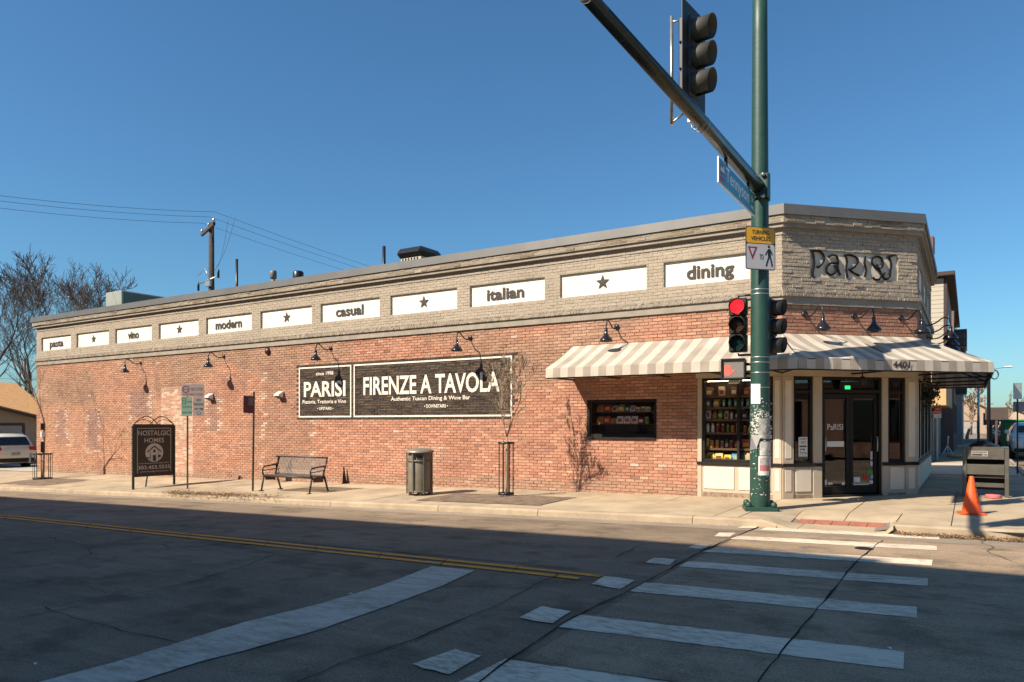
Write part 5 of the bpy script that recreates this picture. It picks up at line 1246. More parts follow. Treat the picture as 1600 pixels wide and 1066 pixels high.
# ================================================================ UTILITY POLE AND WIRES
UX, UY, UZ = -30.3, 9.0, 11.9
up_ = thing('utility_pole', 'brown wooden utility pole with a crossarm behind the restaurant roof', 'utility pole', (UX, UY, -.6))
m = MB(); m.tube([(0,0,-.2), (0,0,UZ + .6)], [.19, .13], 12); m.build('pole', WOOD, up_)
ad = Vector((-.92,.39,0)); zc = UZ + .6 - .35
m = MB(); m.bar(ad*-1.25 + Vector((0,-.18,zc)), ad*1.5 + Vector((0,-.18,zc)), .12, .15); m.build('crossarm', WOOD, up_)
ends = [ad*1.42, ad*-.05, ad*-1.15]; INS = mat('insulator_glass', (.35,.38,.38), .2, var=.05)
for e in ends:
    m = MB(); m.lathe([(0,.06),(.03,.06),(.03,.14),(.07,.16),(.07,.22),(.045,.25),(.05,.29),(0,.30)], 10, 0, (e.x, e.y - .18, zc)); m.build('insulator', INS, up_)
m = MB(); m.box(-.2, .2, -.25, -.13, zc - 3.0, zc - 2.7, 0, .02); m.tube([(-.95,-.1,zc-2.75),(.7,-.1,zc-2.5)], .035, 6); m.tube([(-.95,-.1,zc-2.3),(-.4,-.1,zc-2.0),(0,-.1,zc-2.6)], .018, 6); m.build('bracket', STEEL, up_)
for x, z in ((-.95, -2.85), (.7, -2.35)): m = MB(); m.lathe([(0,0),(.06,0),(.06,.4),(.02,.45),(0,.46)], 10, 0, (x, -.1, zc + z - .25)); m.build('cutout_fuse', BLACK, up_)
def wire(lb, a, b, sag, r=.011, grp='overhead power lines'):
    a, b = Vector(a), Vector(b); m = MB(); m.tube([a.lerp(b, t) - Vector((0,0,4*sag*t*(1-t))) for t in span(0, 1, 24)], r*.75, 4); tag(m.build('power_line', WIRE), lb, 'power line', grp)
base = Vector((UX, UY - .12, UZ + .22)) - Vector((0,0,.0)); tops = [base + Vector((e.x, e.y, .05)) for e in ends]
for i, q in enumerate(tops):
    wire(('lowest', 'middle', 'top')[i] + ' overhead line running from the utility pole to the left edge', q, (q.x + 1.0, q.y - 44, q.z - .3 - .3*i), 2.3)
    wire(('lower', 'middle', 'upper')[i] + ' overhead line running from the utility pole down behind the roof', q, (q.x + .6, q.y + 46, q.z - .4), .9)
for i, (dx, dz) in enumerate(((.55, -2.6), (.15, -2.9))):
    wire(('outer', 'inner')[i] + ' looping jumper cable hanging down beside the utility pole', tops[2] + Vector((.25 + .55*i, .6, -.25)), Vector((UX + dx, UY - .1, UZ + .25 + dz)), .5, .012, 'jumper cables on the utility pole')
for i, z in enumerate((5.6, 4.4, 6.2)): wire(('middle', 'lowest', 'highest')[i] + ' service cable crossing in front of the bare trees at left', (-60, 8.9 + i, z + .6), (LX - .02, 8.2 - i*.1, z - .5), .3, .015, 'service cables at the left end')

# ================================================================ LEFT: HOUSE, GARAGE, CAR
ROOFT = mat('tan_shingle', (.50,.27,.11), .9, var=.2, scale=6, bump=.4, bscale=20); SID = mat('tan_siding', (.33,.26,.185), .8, var=.08, scale=1.5); DTRIM = mat('dark_brown_trim', (.045,.022,.018), .6, var=.2)
def gable(name, lb, loc, rz, w, dep, he, hr, cat, wallm, roofm, over=.35, chim=False, door=None):
    """gable end facing local -Y, eaves along local Y"""
    t = thing(name, lb, cat, loc, rz)
    m = MB(); m.prism([(-w,0,0), (w,0,0), (w,0,he), (0,0,hr), (-w,0,he)], (0, dep, 0)); m.build('wall', wallm, t)
    m = MB(); k = (hr - he)/w; n = 26
    for s in (-1, 1): m.prism([(0,-over,hr+.02), (s*(w+over),-over,he - k*over + .02), (s*(w+over),-over,he - k*over + .12), (0,-over,hr+.12)], (0, dep + 2*over, 0))
    rf = m.build('roof', roofm, t)
    for s in (-1, 1):
        m = MB(); m.prism([(0,-over-.03,hr+.05), (s*(w+over),-over-.03,he - k*over + .05), (s*(w+over),-over-.03,he - k*over - .10), (0,-over-.03,hr-.10)], (0, .028, 0)); m.build('barge_board', DTRIM, t)
    if chim: m = MB(); m.box(chim - .25, chim + .25, dep*.62, dep*.62 + .5, hr - abs(chim)*k - .2, hr - abs(chim)*k + .55, 0, .03); m.build('roof_vent', BLACK, rf)
    if door:
        for s in range(door[2]):
            z0 = .05 + s*(door[1] - .05)/door[2]; m = MB(); m.box(-door[0], door[0], -.03, -.005, z0 + .012, z0 + (door[1]-.05)/door[2] - .012, 0, .006); m.build('door_panel', mat('garage_door', (.30,.275,.25), .6, var=.06) if 'garage_door' not in MATS else MATS['garage_door'], t)
        m = MB(); m.box(-door[0]-.12, door[0]+.12, -.04, .0-.001, door[1], door[1]+.12); m.box(-door[0]-.14, -door[0], -.04, -.001, 0, door[1]); m.box(door[0], door[0]+.14, -.04, -.001, 0, door[1]); m.build('door_frame', DTRIM, t)
    return t
gable('garage', 'tan sided garage with a dark roof edge behind the white car', (-39.6, 1.35, -.65), R(90), 3.75, 6.5, 2.4, 3.35, 'garage', SID, ROOFT, .3, None, (2.85, 2.02, 4))
gable('house', 'house with a pale orange tan gabled roof behind the garage', (-52, -4.5, -.7), 0, 5.2, 13.5, 2.6, 4.8, 'house', SID, ROOFT, .4, 1.8)
def car(name, lb, loc, rz, paint, cat='car', L=4.7, W=.93, H=1.72, suv=True, grp=None):
    """nose towards local -Y"""
    t = thing(name, lb, cat, loc, rz, grp)
    st = [(-.5,.42,.62,.80),(-.485,.30,.78,.92),(-.44,.26,.92,.97),(-.30,.24,1.02,1.0),(-.17,.24,1.07,1.0),(.0,.24,1.08,1.0),(.30,.24,1.09,1.0),(.44,.27,1.10,.985),(.485,.32,1.04,.95),(.5,.42,.80,.88)]
    m = MB(); V = []; n = 12
    for y, zb, zt, ws in st:
        w = W*ws; pts = [(-w*.86,zb),(-w*.97,zb+.10),(-w,zb+(zt-zb)*.5),(-w*.97,zt-.06),(-w*.88,zt),(-w*.3,zt+.012),(w*.3,zt+.012),(w*.88,zt),(w*.97,zt-.06),(w,zb+(zt-zb)*.5),(w*.97,zb+.10),(w*.86,zb)]
        V += [(x, y*L, z) for x, z in pts]
    F = [(i*n+k, i*n+(k+1) % n, (i+1)*n+(k+1) % n, (i+1)*n+k) for i in range(len(st)-1) for k in range(n)] + [tuple(range(n))[::-1], tuple((len(st)-1)*n+k for k in range(n))]
    m.add(V, F, 0, True); m.build('body', paint, t)
    ye = .475 if suv else .40
    cab = [(-.20,1.05,.88),(-.09,H-.14,.76),(-.02,H-.03,.72),(.15,H,.71),(.34,H-.03,.71),(ye-.06,H-.10,.71),(ye,1.07,.86)]
    m = MB(); V = []
    for y, zt, w in cab:
        zb = 1.03; V += [(-W*.92,y*L,zb),(-W*w*1.02,y*L,zt-.05),(-W*w*.9,y*L,zt),(W*w*.9,y*L,zt),(W*w*1.02,y*L,zt-.05),(W*.92,y*L,zb)]
    m.add(V, [(i*6+k, i*6+k+1, (i+1)*6+k+1, (i+1)*6+k) for i in range(len(cab)-1) for k in range(5)] + [(0,1,2,3,4,5)[::-1], tuple(36+k for k in range(6))], 0, True); m.build('cabin', paint, t)
    GL = MATS.get('car_glass') or mat('car_glass', (.012,.014,.016), .08, var=0, coat=.5)
    def q(a, b, c, d, nm='window', mm=GL, th=.012):
        a, b, c, d = map(Vector, (a,b,c,d)); nn = (b-a).cross(d-a).normalized()*th; mb = MB(); mb.prism([a, b, c, d], nn); mb.build(nm, mm, t)
    q((-.68*W,-.186*L,1.10),(.68*W,-.186*L,1.10),(.60*W,-.095*L,H-.17),(-.60*W,-.095*L,H-.17), 'windscreen', GL, .03)
    q((.70*W,(ye+.002)*L,1.12),(-.70*W,(ye+.002)*L,1.12),(-.60*W,(ye-.047)*L,H-.17),(.60*W,(ye-.047)*L,H-.17), 'rear_window', GL, .03)
    for s in (-1, 1):
        for y0, y1, y2, y3 in ((-.15,-.07,.10,.10),(.12,.12,.27,.27),(.29,.29,.37,.43)):
            a, b, c, d = (s*W*.915,y0*L,1.12),(s*W*.915,y3*L,1.12),(s*W*.755,y2*L,H-.15),(s*W*.755,y1*L,H-.15)
            q(*((a,b,c,d) if s > 0 else (b,a,d,c)), 'side_window', GL, .02)
        m = MB(); m.box(s*W*1.0 - .02 if s > 0 else s*W - .16, s*W + .16 if s > 0 else s*W + .02, -.16*L - .06, -.16*L + .04, 1.05, 1.22, 0, .03); m.build('wing_mirror', paint, t)
        m = MB(); m.box(min(s*.50*W, s*.95*W), max(s*.50*W, s*.95*W), -.487*L, -.44*L, .72, .88, 0, .03); m.build('headlight', mat('headlight', (.6,.6,.6), .15, var=.1) if 'headlight' not in MATS else MATS['headlight'], t)
        m = MB(); m.box(min(s*.62*W, s*.965*W), max(s*.62*W, s*.965*W), .462*L, .497*L, .86, 1.06, 0, .03); m.build('tail_light', mat('tail_light', (.33,.012,.012), .2, var=.1) if 'tail_light' not in MATS else MATS['tail_light'], t)
        for yy in (-.31, .30):
            m = MB(); m.lathe([(.20,-.11),(.33,-.11),(.355,-.07),(.355,.07),(.33,.11),(.20,.11)], 22); m.v = [(s*(W-.10) + z, yy*L + x, .355 + y) for x, y, z in m.v]; wh = m.build('wheel', RUBBER, t)
            m = MB(); m.lathe([(0,.09),(.06,.11),(.20,.085),(.21,.06)], 16); m.v = [(s*(W-.10 + z), yy*L + x, .355 + y) for x, y, z in m.v]; m.build('rim', STEEL, wh)
    m = MB(); m.box(-W*.86, W*.86, .475*L, .512*L, .34, .52, 0, .03); m.build('bumper_trim', RUBBER, t); m = MB(); m.box(-W*.86, W*.86, -.512*L, -.475*L, .32, .46, 0, .03); m.build('bumper_trim', RUBBER, t)
    m = MB(); m.box(-.5*W, .5*W, -.505*L, -.48*L, .55, .74, 0, .02); m.build('grille', BLACK, t)
    m = MB(); m.box(-.17, .17, .5*L, .508*L, .66, .80); m.build('number_plate', mat('plate_green', (.25,.30,.25), .5, var=.3, scale=30) if 'plate_green' not in MATS else MATS['plate_green'], t)
    if suv:
        for s in (-1, 1): m = MB(); m.tube([(s*W*.68,-.02*L,H+.0), (s*W*.68,.02*L,H+.05), (s*W*.68,.32*L,H+.03), (s*W*.68,.36*L,H-.03)], .016, 6); m.build('roof_rail', BLACK, t)
    return t
PEARL = mat('pearl_paint', (.62,.58,.49), .3, 0, var=.04, coat=.6); WHT = mat('white_car_paint', (.70,.69,.67), .3, 0, var=.03, coat=.6)
car('parked_car', 'pearl white sport utility car seen from behind before the tan garage', (-36.6, 1.55, zs(-36, 0) - .06), R(-90), PEARL, H=1.66)
# ================================================================ RIGHT: CORNER FURNITURE
p = G(1518, 804); tc_ = thing('traffic_cone', 'bright orange traffic cone with dark smudged marks on the corner pavement', 'traffic cone', (p.x, p.y + .05, zs(p.x, p.y)), R(14)); tc_.scale = (.93, .93, .95)
ORG = mat('cone_orange', (.76,.095,.012), .55, var=.1, scale=8)
m = MB(); m.lathe([(.155,.03),(.145,.05),(.035,.62),(.03,.635),(0,.636)], 24); m.build('cone', ORG, tc_)
m = MB(); m.box(-.19, .19, -.19, .19, 0, .032, 0, .012); m.build('base', mat('cone_base_orange', (.62,.085,.015), .6, var=.2), tc_)
m = MB()
for k, z in enumerate((.20, .28, .36, .44)):
    r = .148 - .11*(z - .05)/.57 + .002; 
    for a in (-.75,): 
        for da, dz in ((0,0),(.22,.02),(.1,-.03)):
            aa = R(-62) + da; m.quad((r*math.cos(aa), r*math.sin(aa), z+dz), (r*math.cos(aa+.17), r*math.sin(aa+.17), z+dz), (r*.985*math.cos(aa+.17), r*.985*math.sin(aa+.17), z+dz+.022), (r*.985*math.cos(aa), r*.985*math.sin(aa), z+dz+.03))
m.build('smudged_marks', INK, tc_)
RK = mat('grey_steel_paint', (.115,.105,.085), .45, .35, var=.22, scale=4)
pr0 = G(1504, 776); x0 = pr0.x; yk = pr0.y; w = .76
rk = thing('metal_rack', 'dark grey steel rack with open slots and a small white label on the corner pavement', 'rack', (x0, yk, zs(x0, yk)))
for x in (.035, w - .035):
    m = MB(); m.box(x - .035, x + .035, -.002, .05, 0, .96, 0, .006); m.build('leg', RK, rk)
    m = MB(); m.box(x - .035, x + .035, .48, .53, 0, .96, 0, .006); m.build('leg', RK, rk)
for z0, z1 in ((.74,.97), (.44,.645), (.20,.285)): m = MB(); m.box(.072, w - .072, .004, .03, z0, z1, 0, .006); m.build('front_panel', RK, rk)
for x in (.0, w - .012): m = MB(); m.box(x, x + .012, .052, .478, .14, .96); m.build('side_panel', RK, rk)
m = MB(); m.box(.014, w - .014, .06, .50, .38, .40); m.build('shelf', RK, rk)
m = MB(); m.box(.014, w - .014, .49, .51, .12, .96); m.build('back_panel', IRON, rk)
m = MB(); m.box(0, w, .0, .10, .961, .985, 0, .006); m.box(0, .10, .101, .53, .961, .985, 0, .006); m.box(w - .10, w, .101, .53, .961, .985, 0, .006); m.build('top_frame', RK, rk)
m = MB(); m.box(.15, .42, -.003, .003, .80, .905); lp = m.build('label_plate', GREYW, rk)
m = MB(); m.box(.16, .33, -.0045, -.004, .812, .85)
for k in range(9): m.box(.165 + k*.027, .165 + k*.027 + .018, -.0045, -.004, .866, .892)
m.box(.345, .41, -.0045, -.004, .82, .84); m.build('plate_print', INK, lp)
m = MB(); rn = random.Random(4); V = []; 
for j in range(7):
    for i in range(11): V.append((.10 + .52*i/10, .12 + .36*j/6, .99 + .10*math.sin(math.pi*i/10)*math.sin(math.pi*j/6) + rn.uniform(-.02,.02)))
m.add(V, [(j*11+i, j*11+i+1, (j+1)*11+i+1, (j+1)*11+i) for j in range(6) for i in range(10)], 0, True); o = m.build('bin_bag', mat('black_plastic', (.01,.01,.014), .3, var=.2)); o.location = rk.location; tag(o, 'crumpled black plastic bag stuffed in the top of the grey rack', 'bag')
p = G(1552, 779); lid = thing('red_lid', 'faded pink red round plastic lid lying at the foot of the grey rack', 'lid', (p.x, p.y + .06, zs(p.x, p.y)))
m = MB(); m.lathe([(.13,0),(.135,.045),(.125,.07),(0,.075)], 18); m.build('lid_top', mat('faded_red_plastic', (.55,.13,.12), .6, var=.15), lid); m = MB(); m.lathe([(.135,.0),(.142,.005),(.142,.022),(.135,.026)], 18); m.build('rim', mat('faded_red_rim', (.45,.08,.08), .6, var=.1), lid)
# red and white sign on a white post, white A-frame stand
p = G(1461, 758, zs); 
t = thing('parking_sign', 'red and white parking sign on a pale post at the alley behind the restaurant', 'parking sign', (2.07, 17.6, .07), R(4))
m = MB(); m.box(-.03, .03, 0, .03, 0, 2.0, 0, .005); m.build('post', mat('pale_post', (.45,.43,.40), .5, .3, var=.1), t)
m = MB(); m.box(-.13, .13, -.012, -.004, 1.62, 2.05, 0, .003); sp_ = m.build('sign_plate', SWHITE, t)
m = MB(); m.box(-.125, .125, -.0145, -.0125, 1.78, 2.045); m.build('red_field', mat('bright_red', (.55,.05,.06), .5, var=.1), sp_); m = MB(); put_text(m, 'NO', (0,0,0), (1,0,0), (0,0,1), (0,-.016,0), -.07, .07, 1.93, 2.01, .01); put_text(m, 'PARKING', (0,0,0), (1,0,0), (0,0,1), (0,-.016,0), -.105, .105, 1.82, 1.88, .01); m.build('plate_print', SWHITE, sp_)
t = thing('barrier_stand', 'white A-frame stand with a sandbag at the far side of the alley', 'stand', (2.35, 20.4, .07), R(0)); t.scale = (.62, .62, .62)
WM = mat('white_stand_paint', (.80,.78,.74), .5, var=.08)
for a, b in (((-.42,-.1,0),(0,0,.78)), ((.42,-.1,0),(0,0,.78)), ((0,.35,0),(0,0,.78)), ((0,0,.76),(.03,0,1.35))):
    m = MB(); m.tube([a, b], .032, 7); m.build('leg', WM, t)
m = MB(); m.lathe([(0,1.33),(.05,1.34),(.055,1.40),(0,1.45)], 10, 0, (.03,0,0)); m.build('head', WM, t)
m = MB(); m.lathe([(0,0),(.24,.02),(.28,.08),(.20,.15),(0,.17)], 14); o = m.build('sandbag', mat('sand_canvas', (.45,.33,.15), .9, var=.2)); o.location = (2.66, 20.2, .06); o.scale = (1.2,.7,1); tag(o, 'yellowish sandbag on the ground at the foot of the white stand', 'sandbag')
# hanging dark plant at the corner of the side wall
t = thing('hanging_plant', 'dark trailing plant hung at the corner of the shaded side wall under the awning', 'plant', (2.42, 2.9, 2.16))
m = MB()
for _ in range(300):
    a = random.random()*6.3; r = random.random()**.5*.17; z = random.gauss(-.05, .17); s = random.uniform(.03, .06); c = Vector((r*math.cos(a), r*math.sin(a)*2.2, z)); d = Vector((random.gauss(0,1), random.gauss(0,1), random.gauss(0,1))).normalized()*s; e = d.cross(Vector((random.gauss(0,1), random.gauss(0,1), 1))).normalized()*s*.5
    m.quad(c + d, c + e, c - d, c - e)
m.build('foliage', mat('dark_plant', (.05,.045,.028), .9, var=.4, scale=20), t)
m = MB(); m.tube([(-.2,0,.22),(0,0,.24),(0,0,.1)], .012, 6); m.build('bracket', IRON, t); m = MB(); m.lathe([(.05,-.16),(.16,-.02),(.17,.0),(.0,.0)], 14); m.build('pot', IRON, t)
# ================================================================ STREET BEYOND
SIDG = mat('beige_clapboard', (.44,.39,.30), .7, var=.05, scale=.7); SIDD = mat('brown_siding', (.16,.11,.085), .7, var=.1, scale=.8); GREYC = mat('grey_render', (.30,.28,.26), .8, var=.08); OCH = mat('ochre_panel', (.52,.33,.15), .7, var=.06)
th = thing('townhouse', 'modern townhouse in beige siding and ochre panels with an overhanging upper floor behind the restaurant', 'house', (0, 16, 0))
X1 = 2.40
m = MB(); m.box(-9, X1 - .5, 0, 11, 0, 2.15); m.build('ground_floor', GREYC, th)
m = MB(); m.box(-9, X1, 0, 9.4, 2.15, 3.3); m.build('overhang', OCH, th)
m = MB(); m.box(-9, X1, 0, 9.4, 3.301, 6.8); m.build('upper_floor', SIDD, th)
for k in range(22): m = MB(); m.box(-1.2, X1 - .08, -.028, -.002, 3.32 + k*.158, 3.32 + k*.158 + .15, 0, .004); m.build('clapboard', SIDG, th)
m = MB(); m.box(X1 - .078, X1 + .02, -.03, .05, 3.31, 6.8); m.build('corner_board', DTRIM, th)
for k in range(16): m = MB(); m.box(X1 + .001, X1 + .03, .1 + k*.58, .1 + k*.58 + .5, 2.17, 3.28); m.build('side_panel', mat('tan_panel', (.40,.29,.17), .7, var=.1) if 'tan_panel' not in MATS else MATS['tan_panel'], th)
m = MB(); m.box(-9, X1 + .28, -.3, 9.6, 6.82, 6.98, 0, .02); m.build('roof_slab', DTRIM, th)
for k in range(4): m = MB(); m.box(X1 + .001, X1 + .03, 1.0 + k*2.1, 2.0 + k*2.1, 4.0, 5.6); m.build('window', GLASS_D, th)
for k in range(3): m = MB(); m.box(X1 - .499, X1 - .46, 1.0 + k*2.6, 2.0 + k*2.6, .1, 2.05); m.build('door', mat('grey_door', (.12,.12,.12), .5, var=.1) if 'grey_door' not in MATS else MATS['grey_door'], th)
for k in range(3): m = MB(); m.box(X1 + .0, X1 + .55, 5.2, 6.6, 4.55 + k*.32, 4.68 + k*.32); m.build('sunshade_fin', BLACK, th)
m = MB(); m.bar((.95,1.2,6.95), (1.25,1.2,7.9), .18); m.bar((1.5,1.2,7.0), (1.15,1.2,8.0), .12); m.build('roof_strut', mat('rust_panel', (.17,.075,.045), .7, var=.15), th)
m = MB(); m.prism([(.35,1.0,7.75), (1.95,1.0,7.95), (1.95,1.0,8.6), (.35,1.0,8.45)], (0, 1.6, .25)); m.build('roof_pod', MATS['rust_panel'], th)
t2_ = thing('apartment_block', 'second modern block farther down the side street with brown brick and balconies', 'apartment block', (0, 28, 0))
m = MB(); m.box(-9, 2.45, 0, 10, 0, 7.4); m.build('wall', mat('brown_brick_far', (.20,.115,.085), .85, var=.15), t2_); m = MB(); m.box(-9, 2.62, -.2, 10.2, 7.41, 7.6); m.build('roof_slab', DTRIM, t2_)
for k in range(3):
    for z in (1, 3.4, 5.6): m = MB(); m.box(2.451, 2.48, .8 + k*3.1, 2.4 + k*3.1, z, z + 1.5); m.build('window', GLASS_D, t2_)
for z in (3.2, 5.8): m = MB(); m.box(2.451, 3.0, 5.5, 8.6, z, z + 1.0, 0, .02); m.build('balcony', BLACK, t2_)
t3_ = thing('apartment_block', 'pale grey farthest block at the end of the side street row', 'apartment block', (0, 42, 0))
m = MB(); m.box(-9, 2.7, 0, 16, 0, 6.6); m.build('wall', GREYC, t3_); m = MB(); m.box(-9, 2.9, -.2, 16.2, 6.61, 6.8); m.build('roof_slab', DTRIM, t3_)
for k in range(4): m = MB(); m.box(2.701, 2.73, 1 + k*3.8, 3 + k*3.8, 3, 5); m.build('window', GLASS_D, t3_)
# tall black pole, lamp, signs
def post_thing(name, lb, cat, loc, h, r, m_, grp=None):
    t = thing(name, lb, cat, loc, 0, grp); m = MB(); m.tube([(0,0,-.05), (0,0,h)], [r, r*.8], 10); m.build('post', m_, t); return t
t = post_thing('lamp_post', 'tall slim black pole rising behind the right end of the awning', 'lamp post', (3.66, 14, .06), 3.35, .06, mat('matt_black_post', (.012,.012,.013), .9, var=.2, spec=.1))
m = MB(); m.lathe([(.09,0),(.10,.02),(.10,.45),(.075,.5)], 12); m.build('base', BLACK, t)
t = thing('street_lamp', 'distant grey street lamp whose long arm shows right of the awning corner', 'street lamp', (3.55, 34, .05))
m = MB(); m.tube([(0,0,0), (0,0,4.35)], [.07, .05], 8); m.build('post', STEEL, t); m = MB(); m.tube([(0,0,4.3), (.5,0,4.42), (1.3,0,4.55)], .014, 6); m.build('arm', STEEL, t)
m = MB(); m.box(1.2, 1.6, -.1, .1, 4.52, 4.60, 0, .03); m.build('lantern', mat('lamp_grey', (.62,.64,.66), .4, var=.05), t)
t = post_thing('street_sign', 'thin rusty post with grey sign plates seen from behind', 'street sign', (4.25, 9.7, .06), 2.55, .022, mat('rusty_post', (.055,.04,.035), .7, var=.3))
m = MB(); m.box(-.10, .10, -.05, -.04, 2.10, 2.55, 0, .004); m.build('sign_plate', STEEL, t); m = MB(); m.box(-.10, .20, .04, .05, 1.75, 2.03, 0, .004); m.build('sign_plate', GREYW, t)
t = post_thing('street_sign', 'dark brown sign board on a wooden post beyond the grey rack', 'street sign', (3.92, 15.5, .06), 1.95, .05, WOOD)
m = MB(); m.box(-.34, .34, -.06, -.045, 1.55, 1.98, 0, .004); m.build('sign_plate', mat('brown_board', (.07,.05,.04), .8, var=.2), t)
t = post_thing('street_sign', 'small dark square sign on a post farther along, left of the brown board', 'street sign', (3.88, 21, .06), 1.75, .05, WOOD)
m = MB(); m.box(-.28, .28, -.06, -.045, 1.35, 1.85, 0, .004); m.build('sign_plate', MATS['brown_board'], t)
car('parked_car', 'white car facing the camera at the kerb by the right edge', (5.5, 24.3, zr(6, -4)), R(0), WHT, L=4.6, H=1.55, grp='cars along the side street')
car('parked_car', 'dark car parked beyond the rack down the side street', (5.5, 41, zr(6, -4)), R(0), mat('dark_car_paint', (.03,.035,.045), .3, coat=.6), H=1.6, grp='cars along the side street')
car('parked_car', 'grey car farther down the side street', (5.4, 50, zr(6, -4)), R(0), mat('grey_car_paint', (.20,.22,.25), .3, coat=.6), H=1.5, grp='cars along the side street')
for i, (y, c, lb) in enumerate(((58, (.25,.04,.03), 'dull red car in the far row down the side street'), (66, (.55,.55,.55), 'silver car in the far row down the side street'), (75, (.05,.06,.09), 'dark blue car at the end of the far row'))):
    car('parked_car', lb, (5.4 + .1*i, y, zr(6, -4)), 0, mat('far_car_paint', c, .3, coat=.6), H=1.5 + .1*(i % 2), grp='cars along the side street')
DG = mat('dumpster_green', (.012,.16,.035), .5, var=.2, scale=2)
t = thing('dumpster', 'big green skip beyond the white car', 'skip', (6.15, 33, zr(6, -4)))
m = MB(); m.prism([(-1.5,0,.15), (2.4,0,.15), (2.4,0,1.6), (-1.5,0,1.6)], (0, 3.2, 0)); m.build('body', DG, t)
for k in range(5): m = MB(); m.box(-1.4 + k*.85, -1.28 + k*.85, -.06, -.001, .2, 1.5); m.build('rib', DG, t)
m = MB(); m.box(-1.56, 2.46, -.09, 3.25, 1.601, 1.70, 0, .02); m.build('rim', DG, t)
m = MB(); m.box(-1.1, -.55, -.012, -.002, 1.2, 1.4); m.build('pale_mark', SWHITE, t)
BARK_F = mat('far_bark', (.26,.185,.12), .9, var=.25)
for i, (x, y, h, sd, lb) in enumerate(((2.9, 64, 6, 31, 'bushy bare brown tree at the end of the townhouse row'), (11.5, 62, 8.5, 32, 'pale bare tree above the cars on the right'), (14.5, 70, 9.5, 33, 'tall pale bare tree at the right edge'), (7.5, 95, 7, 34, 'small far bare tree in the middle of the side street view'), (17, 88, 9, 35, 'far bare tree half outside the right edge'))):
    tree('bare_tree', lb, (x, y, 0), h, .16, sd, BARK_F, 'bare trees down the side street', minr=.024, levels=5, shoots=.85, spread=.55, up=.4, nb=(2,3), first=.26, shrink=.76)
for i, (x, y, h, lb) in enumerate(((5.2, 125, 6.0, 'brown utility pole down the side street, left one'), (3.3, 90, 5.2, 'pale utility pole close to the townhouse row'), (6.2, 150, 5.6, 'farthest utility pole down the side street'))):
    t = post_thing('utility_pole', lb, 'utility pole', (x, y, 0), h, .12, mat('far_pole', (.20,.12,.075), .9) if 'far_pole' not in MATS else MATS['far_pole'], 'utility poles down the side street')
    m = MB(); m.box(-.7, .7, -.06, .06, h - .6, h - .48); m.build('crossarm', WOOD, t)
for i, (x, y, w_, h, c, lb) in enumerate(((14, 100, 4.5, 3.2, (.50,.27,.10), 'low house with an orange tan front far down the side street'), (22, 84, 5, 3.4, (.52,.30,.08), 'ochre fronted house at the right edge in the distance'), (3, 110, 4, 4.2, (.36,.26,.19), 'brown far house closing the side street on the left'), (8.6, 135, 4.5, 3.6, (.42,.33,.24), 'pale far house at the end of the street'))):
    gable('house', lb, (x, y, -.1), 0, w_, 8, h*.65, h*1.2, 'house', mat('far_wall', c, .8, var=.1), ROOFT, .3, None, (1.0, 1.8, 2))
# building across the street, behind the camera: it throws the long shadow over the road
OB = mat('far_side_brick', (.24,.13,.09), .9, var=.2, scale=2)
t = thing('corner_block', 'tall brick block on the opposite side of the street', 'building', (-3, -19, 0))
HB = 13.15
m = MB(); m.box(-62, 0, -16, 0, -2.0, HB - .5); m.build('wall', OB, t)
m = MB(); m.box(-62, -2.2, -16, .05, HB - .499, HB); m.build('parapet', TAUPE_D, t); m = MB(); m.box(-2.199, .02, -16, .02, HB - .499, HB - .18); m.build('parapet', TAUPE_D, t)
for k in range(15):
    for z in (1.0, 4.6, 8.2): m = MB(); m.box(-60 + k*4, -58 + k*4, .001, .03, z, z + 2.0); m.build('window', GLASS_D, t)
t = thing('house', 'low pale house on the opposite corner', 'house', (14, -22, 0)); m = MB(); m.box(-3, 14, -10, 0, -.2, 3.2); m.build('wall', SIDG, t); m = MB(); m.prism([(-3.4,.4,3.2), (14.4,.4,3.2), (14.4,-5,5.6), (-3.4,-5,5.6)], (0,0,.15)); m.build('roof', ROOFT, t)
for x, y, h, sd, lb in ((17.5, 1.5, 8, 41, 'bare street tree on the far side of the side street'), (19, -5.5, 9, 42, 'bare street tree on the opposite corner')):  # unseen trees and the shop house below, added for the door glass to reflect
    tree('bare_tree', lb, (x, y, 0), h, .17, sd, BARK_F, 'bare trees across the side street', minr=.015, levels=5, spread=.5, up=.4, nb=(2,3), first=.28, shrink=.74)
t = thing('house', 'low brown shop house added across the side street for the door reflections', 'house', (24, -4, 0)); m = MB(); m.box(0, 10, -9, 12, -.2, 3.2); m.build('wall', OB, t); m = MB(); m.box(-.3, 10, -9.3, 12.3, 3.201, 3.5); m.build('roof', DTRIM, t)
for k in range(4): m = MB(); m.box(-.03, -.001, -8 + k*5, -5 + k*5, .6, 2.6); m.build('window', GLASS_D, t)
# ================================================================ SHOP GOODS
cols = {'yellow': (.62,.42,.03), 'blue': (.02,.22,.42), 'red': (.45,.03,.025), 'orange': (.45,.16,.03), 'brown': (.22,.10,.04), 'cream': (.55,.46,.30), 'teal': (.05,.20,.24), 'white': (.60,.58,.53), 'maroon': (.16,.03,.04), 'green': (.07,.20,.06), 'gold': (.50,.30,.06), 'dark blue': (.015,.06,.20)}
GM = {k: mat('packet_' + k.replace(' ', '_'), tuple(min(.85, x*1.35) for x in c), .45, var=.3, scale=22) for k, c in cols.items()}
sh = thing('display_shelves', 'dark wooden display shelves behind the shop window', 'shelf', (0,0,0))
for z in (.66, .955, 1.28, 1.555, 1.805, 2.04):
    m = MB(); m.box(-1.60, -.22, .16, .60, z, z + .022, 0, .003); m.build('shelf', SHELF, sh)
    m = MB(); m.box(-1.60, -.22, .152, .159, z - .02, z + .024); m.build('shelf_edge', mat('shelf_edge', (.16,.085,.045), .5) if 'shelf_edge' not in MATS else MATS['shelf_edge'], sh)
